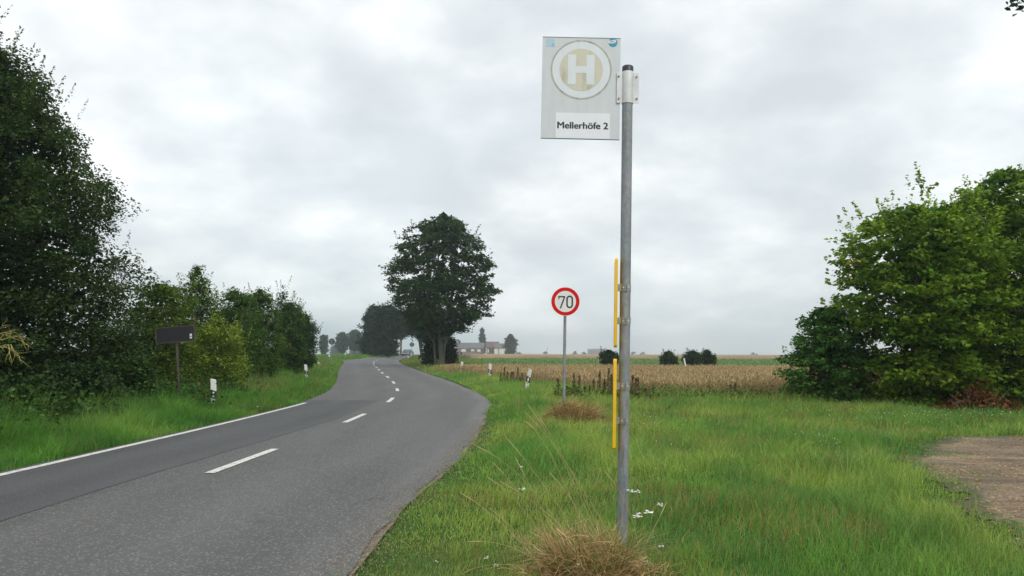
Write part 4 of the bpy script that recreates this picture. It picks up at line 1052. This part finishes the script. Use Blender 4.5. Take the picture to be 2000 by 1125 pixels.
# yellow timetable cases, seen edge-on
def case(pt, pb_, px, tilt, lab=None):
    a = L(px, pt); c = L(px, pb_); h = a.z-c.z; x = (L(px, (pt+pb_)/2)).x; zc = (a.z+c.z)/2
    q = MB(); th = .0245
    q.prism([(yy, zz) for yy, zz in rrect(-.20, -h/2, .20, h/2, .018)], -th/2, th/2, M_yellow, 'X', True)
    cs = q.build('timetable_case', bs, .003)
    az_ = tilt; cs.location = (x+.09*math.sin(az_), .09, zc); cs.rotation_euler = (0, 0, -az_)
    MB().prism([(yy, zz) for yy, zz in rrect(-.17, -h/2+.03, .17, h/2-.03, .006)], -th/2-.0016, -th/2, M_dark, 'X').build('window', cs)
    return cs, x+th/2
M_dark = simple('dark display window', (.02, .022, .025), .15)
cl = [(555.5, 569.5), (620.5, 634), (747, 760.5), (814.5, 827.5)]
c1_, xr1 = case(507, 678, 1203, .127); c2_, xr2 = case(701, 875, 1200.3, .119)
for i, (ya, yb) in enumerate(cl):
    xr_ = xr1 if i < 2 else xr2
    a = L(1218, ya).z; c = L(1218, yb).z; zc = (a+c)/2; h = a-c
    q = MB(); q.tube([(0, 0, c), (0, 0, a)], pr_+.003, M_clamp, 28)
    q.box(((xr_-.004)/2-.012, -pr_*.55, zc), (abs(xr_)-.012, .004, h), M_clamp)
    q.box((-.004, -pr_-.008, zc), (.004, .014, h), M_clamp).box((.006, -pr_-.008, zc), (.004, .014, h), M_clamp)
    o = q.build('clamp', bs)
    for dx in (-.02, .020): w = MB(); disc(w, (dx, zc), .0055, -pr_-.008, -pr_*.7, M_alu, 10); w.build('bolt', o)

# ---- speed sign
SY = 17.1
base = at(1100.5, 824, SY); d0 = at(1104, 589, SY)
ln = math.atan2(d0.x-base.x, d0.z)
sp = thing('speed_limit_sign', 'round red and white speed limit sign reading 70', 'road sign', (base.x, SY, 0), (0, ln, R_(2)))
zc = d0.z
MB().tube([(0, 0, -.05), (0, 0, zc+.24)], .030, M_galv, 20).build('pole', sp)
q = MB(); disc(q, (0, zc), .302, -.040, -.034, M_white, 64); pn = q.build('sign_panel', sp)
q = MB(); disc(q, (0, zc), .294, -.0420, -.0400, M_red, 64, .222); q.build('red_ring', pn)
q = MB(); s = .00615      # digit strokes: 1 unit ~ 0.5 px
def stroke(pts, w):
    pts = [Vector((p[0], 0, p[1])) for p in pts]; Lf = []; Rt = []
    for i, p in enumerate(pts):
        d = (pts[min(i+1, len(pts)-1)]-pts[max(i-1, 0)]).normalized(); nrm = Vector((-d.z, 0, d.x)); Lf.append(p+nrm*w); Rt.append(p-nrm*w)
    v = [(a.x, y, a.z) for y in (-.0420, -.0400) for a in Lf+Rt]; n = len(pts); m = 2*n; f = []
    for i in range(n-1): f += [(i, i+1, n+i+1, n+i), (m+i, m+n+i, m+n+i+1, m+i+1), (i, m+i, m+i+1, i+1), (n+i, n+i+1, m+n+i+1, m+n+i)]
    q.add(v, f, M_digit)
W_ = .0165
U = .6/57.5/12.5*1.0     # zoom pixels -> metres (disc 57.5 px)
cxz, cyz = 547, 487
def zp(x, y): return ((x-cxz)*U, zc-(y-cyz)*U)
q.prism([zp(*p) for p in [(363, 352), (540, 352), (540, 378), (440, 662), (404, 662), (500, 388), (396, 388), (396, 437), (371, 437)]], -.0420, -.0400, M_digit)
cx_, hw_, r_ = 653, 66, 66
o0 = []
for i in range(33):
    a = 2*PI*i/32; o0.append(zp(cx_+hw_*math.cos(a), (422 if math.sin(a) > 0 else 568)-r_*math.sin(a)))
stroke(o0, W_)
q.build('numerals', pn)
for dz in (-.15, .15):
    q = MB(); q.box((0, 0, zc+dz), (.075, .075, .03), M_clamp); q.build('clamp', sp)

# ---- black board on post, left
PY = 20.5
base = at(350, 803, PY); pc = at(344, 653, PY)
ln = math.atan2(pc.x-base.x, pc.z)
t = thing('direction_sign', 'dark back of a rectangular sign on a rusty post before the left hedge', 'road sign', (base.x, PY, 0), (0, ln, R_(-4)))
M_rust = simple('rusty post', (.065, .052, .04), .85, var=.4, scale=12)
M_board = simple('dark sign back', (.012, .013, .017), .6, var=.2)
wS, hS = 78*PY/F, 31*PY/F
MB().tube([(0, 0, -.05), (0, 0, pc.z+.1)], .036, M_rust, 14).build('post', t)
pn = MB().prism([(x, z+pc.z) for x, z in rrect(-wS/2, -hS/2, wS/2, hS/2, .035)], -.062, -.045, M_board).build('panel', t)
q = MB(); o_ = rrect(-wS/2-.003, -hS/2-.003, wS/2+.003, hS/2+.003, .04); i_ = rrect(-wS/2+.022, -hS/2+.022, wS/2-.022, hS/2-.022, .02)
n = len(o_); v = [(x, -.070, z+pc.z) for x, z in o_]+[(x, -.070, z+pc.z) for x, z in i_]+[(x, -.0435, z+pc.z) for x, z in o_]+[(x, -.0625, z+pc.z) for x, z in i_]
f = []
for i in range(n):
    j = (i+1) % n; f += [(i, j, n+j, n+i), (i, 2*n+i, 2*n+j, j), (n+i, n+j, 3*n+j, 3*n+i)]
q.add(v, f, M_rust); q.build('frame', t)
MB().prism([(x+wS/2-.10, z+pc.z-.07) for x, z in rrect(-.025, -.06, .03, .06, .004)], -.0640, -.0620, M_white).build('sticker', pn)
q = MB(); q.box((wS/2-.097, -.0645, pc.z-.08), (.03, .001, .035), M_signback); q.build('sticker_print', pn)
for dx in (-.18, .18): q = MB(); q.box((dx, -.038, pc.z-hS/2+.03), (.04, .02, .03), M_clamp); q.build('clip', t)

# ---- delineator posts
def m_lich():
    m, nt, b = newmat('lichen stained white plastic')
    k = ramp(nt, noise(nt, pos(nt, (1, 1, 1), True), 9, 5, .7), [(.52, 0), (.60, 1)])
    nt.links.new(mixc(nt, k, (.66, .66, .60), (.42, .36, .06)), b.inputs['Base Color']); b.inputs['Roughness'].default_value = .6
    return m
M_lich = m_lich()
M_refl = simple('reflector glass', (.70, .72, .74), .25, var=.1, scale=60)
def sect(w, d):          # rounded triangular cross-section, flat front
    return [(-w/2, -d*.30), (-w*.42, -d*.42), (w*.42, -d*.42), (w/2, -d*.30), (w*.30, d*.35), (w*.12, d*.55), (-w*.12, d*.55), (-w*.30, d*.35)]
def delineator(mat, kind, hgt=.92, w=.12, d=.10):
    t = thing('delineator_post', '', 'delineator post')
    s = sect(w, d); n = len(s); q = MB()
    sl = .04                # slanted top, lower to the right
    bot = [(x, y, -.05) for x, y in s]; top = [(x, y, hgt-(x/w+.5)*sl) for x, y in s]
    q.add(bot+top, [(i, (i+1) % n, n+(i+1) % n, n+i) for i in range(n)]+[tuple(range(n, 2*n))], mat)
    q.build('body', t, .004)
    s2 = sect(w+.006, d+.006); a, b_ = hgt-.30, hgt-.50
    hi = [(x, y, a-(x/w)*.05) for x, y in s2]; lo = [(x, y, b_-(x/w)*.05) for x, y in s2]
    q = MB().add(lo+hi, [(i, (i+1) % n, n+(i+1) % n, n+i) for i in range(n)]+[tuple(range(n))[::-1], tuple(range(n, 2*n))], M_black); bd = q.build('band', t)
    y0 = -(d+.006)*.42
    if kind == 'bar': MB().prism([(x, z+(a+b_)/2) for x, z in rrect(-.021, -.065, .021, .065, .004)], y0-.006, y0-.0005, M_refl).build('reflector', t)
    else:
        for dz in (-.045, .045): q = MB(); disc(q, (0, (a+b_)/2+dz), .022, y0-.006, y0-.0005, M_refl, 20); q.build('reflector', t)
    return t
PG_R = 'delineator posts on the right verge'; PG_L = 'delineator posts on the left verge'
pbar = delineator(M_white, 'bar'); plich = delineator(M_lich, 'bar'); pdot = delineator(M_white, 'dot')
posts = [(plich, 1027, 1036, 719, 30, .92, 'lichen-stained delineator post leaning right, nearest on the right verge', PG_R),
         (pbar, 956, 958, 710, 42, .92, 'clean white delineator post next behind the lichen-stained one', PG_R),
         (pbar, 900, 903, 706, 50, .92, 'white delineator post half sunk in grass near the big tree', PG_R),
         (pbar, 820, 822, 700, 75, .80, 'delineator post in the grass left of the big tree trunk', PG_R),
         (pbar, 804, 804, 690, 112, .95, 'tiny delineator post right of the approaching car', PG_R),
         (pbar, 798, 798, 695, 100, .9, 'white delineator tip in front of the approaching car', PG_R),
         (pdot, 422, 418, 739, 21, .86, 'delineator post nearest the camera on the left verge, its foot in weeds', PG_L),
         (pdot, 601, 597, 711, 39.5, .98, 'upright delineator post before the right end of the hedge', PG_L),
         (pdot, 630, 625, 705.5, 66, .95, 'tilted delineator post just beyond the hedge end', PG_L),
         (pdot, 647, 643, 691.8, 100, .92, 'tilted delineator post below the dark round sign', PG_L),
         (pdot, 677, 674, 689.5, 128, .92, 'tilted delineator post right of the dark round sign', PG_L),
         (pdot, 709, 709, 688, 160, .9, 'small delineator post before the first avenue tree', PG_L),
         (pdot, 735, 735, 688, 185, .9, 'tiny delineator post under the first avenue tree', PG_L),
         (pdot, 777, 777, 687, 240, .9, 'farthest tiny delineator post beside the tunnel of trees', PG_L)]
used = set()
for (pt, pxb, pxt, pyt, Y, h, lb, gp) in posts:
    o = pt if id(pt) not in used else copy_tree(pt); used.add(id(pt))
    top = at(pxt, pyt, Y); bx = xat(pxb, Y); zg = float(gz(Y))
    hh = top.z-zg; o.location = (bx, Y, zg-max(0, .92-hh)); ln = math.atan2(top.x-bx, max(hh, .5))
    o.rotation_euler = (R_(2), ln, R_(-6 if gp == PG_R else 12)); tag(o, lb, 'delineator post', gp)
    o.scale = (1.2, 1.2, 1)
# slim leaning post in the field
top = at(1336, 699.5, 67); b_ = at(1340, 713, 67)
t = thing('marker_post', 'thin leaning white post in front of the field bushes', 'post', (b_.x, 67, float(gz(67))), (0, math.atan2(top.x-b_.x, .8), 0))
MB().tube([(0, 0, -.05), (0, 0, top.z-float(gz(67))-.08)], .065, M_white, 10).build('shaft', t)
MB().tube([(0, 0, top.z-float(gz(67))-.08), (0, 0, top.z-float(gz(67))-.02), (0, 0, top.z-float(gz(67)))], [.07, .07, .02], M_white, 10).build('cap', t)

# ---- round signs seen from behind / edge
def roundsign(px, py, pyb, Y, dia, rz, face, label, pole_r=.032):
    c = at(px, py, Y); zg = float(gz(Y)); t = thing('round_sign', label, 'road sign', (c.x, Y, zg), (0, 0, rz))
    z = c.z-zg
    MB().tube([(0, 0, -.05), (0, 0, z+dia*.35)], pole_r, M_galv if face is M_signback else M_white, 12).build('pole', t)
    q = MB(); disc(q, (0, z), dia/2, .033, .040, face, 40); p = q.build('sign_panel', t)
    q = MB(); disc(q, (0, z), dia/2+.006, .031, .042, M_clamp, 40, dia/2-.012); q.build('rim', p)
    q = MB(); q.box((0, .025, z+.13), (.34, .02, .03), M_clamp).box((0, .025, z-.13), (.34, .02, .03), M_clamp); q.build('bracket', t)
roundsign(648, 667, 0, 86, .66, R_(-6), M_signback, 'dark back of a round sign left of the far bend')
roundsign(804.5, 673, 0, 112, .62, R_(8), M_signback, 'dark back of a round sign beside the car')
roundsign(838, 665.5, 0, 76, .70, R_(112), M_white, 'pale round sign seen nearly edge-on left of the big tree trunk')
t = thing('signpost', 'thin pale signpost before the left avenue trees', 'post', (xat(760, 150), 150, float(gz(150))))
zz = at(760, 675, 150).z-float(gz(150)); MB().tube([(0, 0, 0), (0, 0, zz)], .04, M_alu, 8).build('pole', t); MB().box((0, -.05, zz-.1), (.22, .02, .28), M_signback).build('plate', t)

# ---- car
M_car = simple('dark blue car paint', (.05, .06, .085), .25, .3, var=.05, scale=2)
M_glass = simple('windscreen', (.10, .12, .13), .1, 0, var=.1)
M_tyre = simple('tyre', (.02, .02, .02), .9); M_rim = simple('wheel rim', (.35, .35, .36), .4, .7); M_lamp = simple('headlight glass', (.7, .72, .75), .15)
CY = 178; cp = at(796, 690, CY)
car = thing('car', 'dark car coming towards the camera under the avenue trees', 'car', (cp.x, CY, float(gz(CY))+.02), (0, 0, R_(-6)))
side_ = [(-2.1, .28), (-2.12, .62), (-1.95, .78), (-1.0, .92), (-.35, 1.36), (.3, 1.44), (1.1, 1.38), (1.75, 1.0), (2.05, .92), (2.1, .5), (2.02, .28)]
q = MB(); n = len(side_); xs = [-.88, -.80, .80, .88]
V = []
for xi, x in enumerate(xs):
    for (yy, zz) in side_:
        ins = .14*max(0, (zz-.9)/.5) if True else 0
        V.append((x*(1-ins) if zz > .92 else x, yy*(.985 if xi in (0, 3) else 1), zz))
F_ = [(i*n+j, (i+1)*n+j, (i+1)*n+(j+1) % n, i*n+(j+1) % n) for i in range(3) for j in range(n)]
F_ += [tuple(range(n))[::-1], tuple(range(3*n, 4*n))]
q.add(V, F_, M_car, False); q.build('body', car, .03)
def quad_panel(name, pts, mat, parent, t=.012):
    a = [Vector(p) for p in pts]; nn = (a[1]-a[0]).cross(a[2]-a[1]).normalized()*t
    MB().add(a+[p+nn for p in a], [(0, 1, 2, 3), (7, 6, 5, 4), (0, 4, 5, 1), (1, 5, 6, 2), (2, 6, 7, 3), (3, 7, 4, 0)], mat).build(name, parent)
quad_panel('windscreen', [(-.70, -.95, .955), (.70, -.95, .955), (.60, -.42, 1.325), (-.60, -.42, 1.325)], M_glass, car, .02)
quad_panel('rear_window', [(.64, 1.68, 1.06), (-.64, 1.68, 1.06), (-.60, 1.2, 1.33), (.60, 1.2, 1.33)], M_glass, car, .02)
for sx in (-1, 1):
    p = [(sx*.875, -.75, .96), (sx*.875, 1.35, .96), (sx*.80, 1.0, 1.32), (sx*.80, -.3, 1.32)]
    quad_panel('side_window', p if sx > 0 else p[::-1], M_glass, car, .02)
    MB().box((sx*.62, -2.10, .62), (.34, .06, .15), M_lamp).build('headlight', car, .02)
    MB().box((sx*.97, -.62, .98), (.16, .08, .12), M_car).build('mirror', car, .02)
    for wy in (-1.35, 1.35):
        w = MB().tube([(sx*.70, wy, .31), (sx*.89, wy, .31)], .31, M_tyre, 20).build('wheel', car)
        MB().tube([(sx*.885, wy, .31), (sx*.90, wy, .31)], .19, M_rim, 14).build('rim', w)
MB().box((0, -2.11, .42), (1.1, .04, .16), M_black).build('grille', car); MB().box((0, -2.125, .55), (.5, .02, .11), M_white).build('number_plate', car)

# ---- farm
FY = 405
M_roofg = m_crop('grey roof sheets', (.10, .105, .11), (.13, .135, .14), (.16, .16, .165), 1.5)
M_roofb = m_crop('brown roof tiles', (.11, .08, .066), (.145, .10, .08), (.18, .125, .10), 1.5)
M_brick = simple('dull brick wall', (.19, .14, .12), .9, var=.25, scale=2); M_wall = simple('white rendered wall', (.68, .67, .63), .8, var=.05, scale=1); M_darkw = simple('dark opening', (.03, .033, .038), .6)
def fx(px, Y=FY): return xat(px, Y)
def fz(py, Y=FY, px=940): return at(px, py, Y).z-1.0
def gable(parent, x0, x1, y0, y1, ze, zr, mat, wall, ov=.4, name='roof', slopes_x=True):
    # ridge along x
    ym = (y0+y1)/2
    MB().add([(x0, y0, 0), (x1, y0, 0), (x1, y1, 0), (x0, y1, 0), (x0, y0, ze), (x1, y0, ze), (x1, y1, ze), (x0, y1, ze), (x0, ym, zr-.15), (x1, ym, zr-.15)],
             [(0, 1, 5, 4), (2, 3, 7, 6), (1, 2, 6, 9, 5), (3, 0, 4, 8, 7)], wall).build('wall', parent)
    a, b = x0-ov, x1+ov; c, d = y0-ov, y1+ov; e = ze-.15; th = .18
    v = [(a, c, e), (b, c, e), (b, ym, zr), (a, ym, zr), (b, d, e), (a, d, e)]; v += [(x, y, z+th) for x, y, z in v]
    return MB().add(v, [(0, 3, 2, 1), (3, 5, 4, 2), (6, 7, 8, 9), (9, 8, 10, 11), (0, 1, 7, 6), (4, 5, 11, 10), (1, 2, 8, 7), (2, 4, 10, 8), (0, 6, 9, 3), (3, 9, 11, 5)], mat).build(name, parent)
zg = 1.0
t = thing('barn', 'long low farm building with grey roof seen past the big tree', 'farm building', (fx(912), FY, zg))
X0 = fx(872)-fx(912); X1 = fx(944)-fx(912)
rf = gable(t, X0, X1, 0, 12, fz(680.5), fz(669.8), M_roofg, M_brick)
MB().box((fx(896)-fx(912), 4, fz(670)+.2), (1.1, 1.1, 2.2), M_brick).build('chimney', rf)
for (a, b, c, d, m) in ((881.5, 891, 679.5, 690, M_wall), (901, 909.5, 682, 687, M_wall), (920, 926, 682, 686, M_wall), (932, 938.5, 682, 687, M_wall)):
    MB().prism([(fx(a)-fx(912), fz(d)), (fx(b)-fx(912), fz(d)), (fx(b)-fx(912), fz(c)), (fx(a)-fx(912), fz(c))], -.12, -.02, m).build('door', t)
for a in (912.5, 916, 929): MB().prism([(fx(a)-fx(912), fz(687)), (fx(a+1.6)-fx(912), fz(687)), (fx(a+1.6)-fx(912), fz(683)), (fx(a)-fx(912), fz(683))], -.12, -.02, M_darkw).build('window', t)
t = thing('farmhouse', 'farm building with brown tiled roof right of the pointed fir', 'farm building', (fx(962), FY-6, zg))
rf = gable(t, fx(951)-fx(962), fx(973)-fx(962), 0, 10, fz(679), fz(668), M_roofb, M_brick, .5)
for a, m in ((953, M_wall), (957, M_darkw), (961, M_darkw)): MB().prism([(fx(a)-fx(962), fz(689)), (fx(a+2)-fx(962), fz(689)), (fx(a+2)-fx(962), fz(682)), (fx(a)-fx(962), fz(682))], -.12, -.02, m).build('window', t)
t = thing('shed', 'white walled shed with low grey roof at the right end of the farm', 'shed', (fx(979), FY-8, zg))
gable(t, fx(966)-fx(979), fx(992.5)-fx(979), 0, 8, fz(679.5), fz(671.5), M_roofg, M_wall, .3)
for a in (974, 987): MB().prism([(fx(a)-fx(979), 0), (fx(a)-fx(979)+.3, 0), (fx(a)-fx(979)+.3, fz(680)), (fx(a)-fx(979), fz(680))], -.4, -.15, M_roofg).build('post', t)
# far pale hall on the horizon
t = thing('distant_hall', 'very faint pale building on the horizon beside the round field bush', 'building', (xat(1168, 1100), 1100, 1.0))
gable(t, -12, 12, 0, 20, 7, 8.5, M_roofg, M_roofg)
t = thing('distant_mast', 'faint leaning mast on the horizon left of the speed limit sign', 'mast', (xat(1066, 900), 900, 1.0), (0, R_(14), 0))
MB().tube([(0, 0, 0), (0, 0, 10)], [.35, .15], M_roofg, 6).build('mast', t)

# ================================================================== AIR, LIGHT, SKY
hz = MB().box((0, 1480, 30), (5600, 3200, 64), None)
hz.mats = []
me = bpy.data.meshes.new('haze'); me.from_pydata(hz.v, [], hz.f); mh = bpy.data.materials.new('haze'); mh.use_nodes = True
nt = mh.node_tree; nt.nodes.remove(nt.nodes['Principled BSDF'])
pv = nt.nodes.new('ShaderNodeVolumePrincipled'); pv.inputs['Color'].default_value = (.84, .93, 1, 1); pv.inputs['Density'].default_value = .0006; pv.inputs['Anisotropy'].default_value = .6
nt.links.new(pv.outputs[0], nt.nodes['Material Output'].inputs['Volume']); me.materials.append(mh)
ho = link('haze', me); tag(ho, 'pale misty air over the fields', 'haze', kind='stuff')

sun = bpy.data.lights.new('sun', 'SUN'); so = bpy.data.objects.new('sun', sun); C.objects.link(so)
EL, AZ = 46, 32       # elevation, azimuth measured from +Y towards +X
sun.energy = 1.3; sun.angle = R_(18); sun.color = (1, .96, .9)
dv = Vector((math.sin(R_(AZ))*math.cos(R_(EL)), math.cos(R_(AZ))*math.cos(R_(EL))*-1, math.sin(R_(EL))))
so.rotation_euler = dv.to_track_quat('Z', 'Y').to_euler(); so.location = (0, 0, 50)

w = bpy.data.worlds.new('World'); bpy.context.scene.world = w; w.use_nodes = True
nt = w.node_tree; bg = nt.nodes['Background']
sky = N(nt, 'ShaderNodeTexSky', sky_type='NISHITA'); sky.sun_disc = False; sky.sun_elevation = R_(EL); sky.sun_rotation = R_(180-AZ); sky.dust_density = 3
tcn = N(nt, 'ShaderNodeTexCoord'); sx = N(nt, 'ShaderNodeSeparateXYZ'); nt.links.new(tcn.outputs['Generated'], sx.inputs[0])
mz = N(nt, 'ShaderNodeMath', operation='MAXIMUM'); nt.links.new(sx.outputs['Z'], mz.inputs[0]); mz.inputs[1].default_value = 0
az = N(nt, 'ShaderNodeMath', operation='ADD'); nt.links.new(mz.outputs[0], az.inputs[0]); az.inputs[1].default_value = .42
dvn = N(nt, 'ShaderNodeVectorMath', operation='DIVIDE'); nt.links.new(tcn.outputs['Generated'], dvn.inputs[0])
cb = N(nt, 'ShaderNodeCombineXYZ'); [nt.links.new(az.outputs[0], cb.inputs[i]) for i in range(3)]; nt.links.new(cb.outputs[0], dvn.inputs[1])
mpn = N(nt, 'ShaderNodeMapping'); mpn.inputs['Location'].default_value = (3.1, 1.7, 0); nt.links.new(dvn.outputs[0], mpn.inputs[0])
f1 = noise(nt, mpn.outputs[0], 3.6, 7, .52); f2 = noise(nt, mpn.outputs[0], 1.5, 3, .5)
cl1 = ramp(nt, f1, [(.34, (.56, .60, .625)), (.45, (.63, .668, .69)), (.54, (.72, .75, .76)), (.65, (.85, .865, .87))])
cl2 = ramp(nt, f2, [(.38, .95), (.60, 1.08)])
cl = mixc(nt, 1.0, cl1, cl2, 'MULTIPLY')
gr = ramp(nt, sx.outputs['Z'], [(0, (.85, .875, .87)), (.12, (.96, .965, .96)), (.45, (.99, .995, 1.0))])
cl = mixc(nt, 1.0, cl, gr, 'MULTIPLY')
sc_ = N(nt, 'ShaderNodeVectorMath', operation='SCALE'); nt.links.new(cl, sc_.inputs[0]); sc_.inputs['Scale'].default_value = 10.0
mx = mixc(nt, .96, sky.outputs[0], sc_.outputs[0])
nt.links.new(mx, bg.inputs['Color']); bg.inputs['Strength'].default_value = .1

sc = bpy.context.scene
sc.view_settings.view_transform = 'Standard'; sc.view_settings.look = 'None'; sc.view_settings.gamma = 1; sc.view_settings.exposure = .46
sc.cycles.max_bounces = 6; sc.cycles.diffuse_bounces = 3; sc.cycles.glossy_bounces = 2; sc.cycles.transmission_bounces = 4; sc.cycles.volume_bounces = 1
sc.cycles.use_denoising = True
print('done')
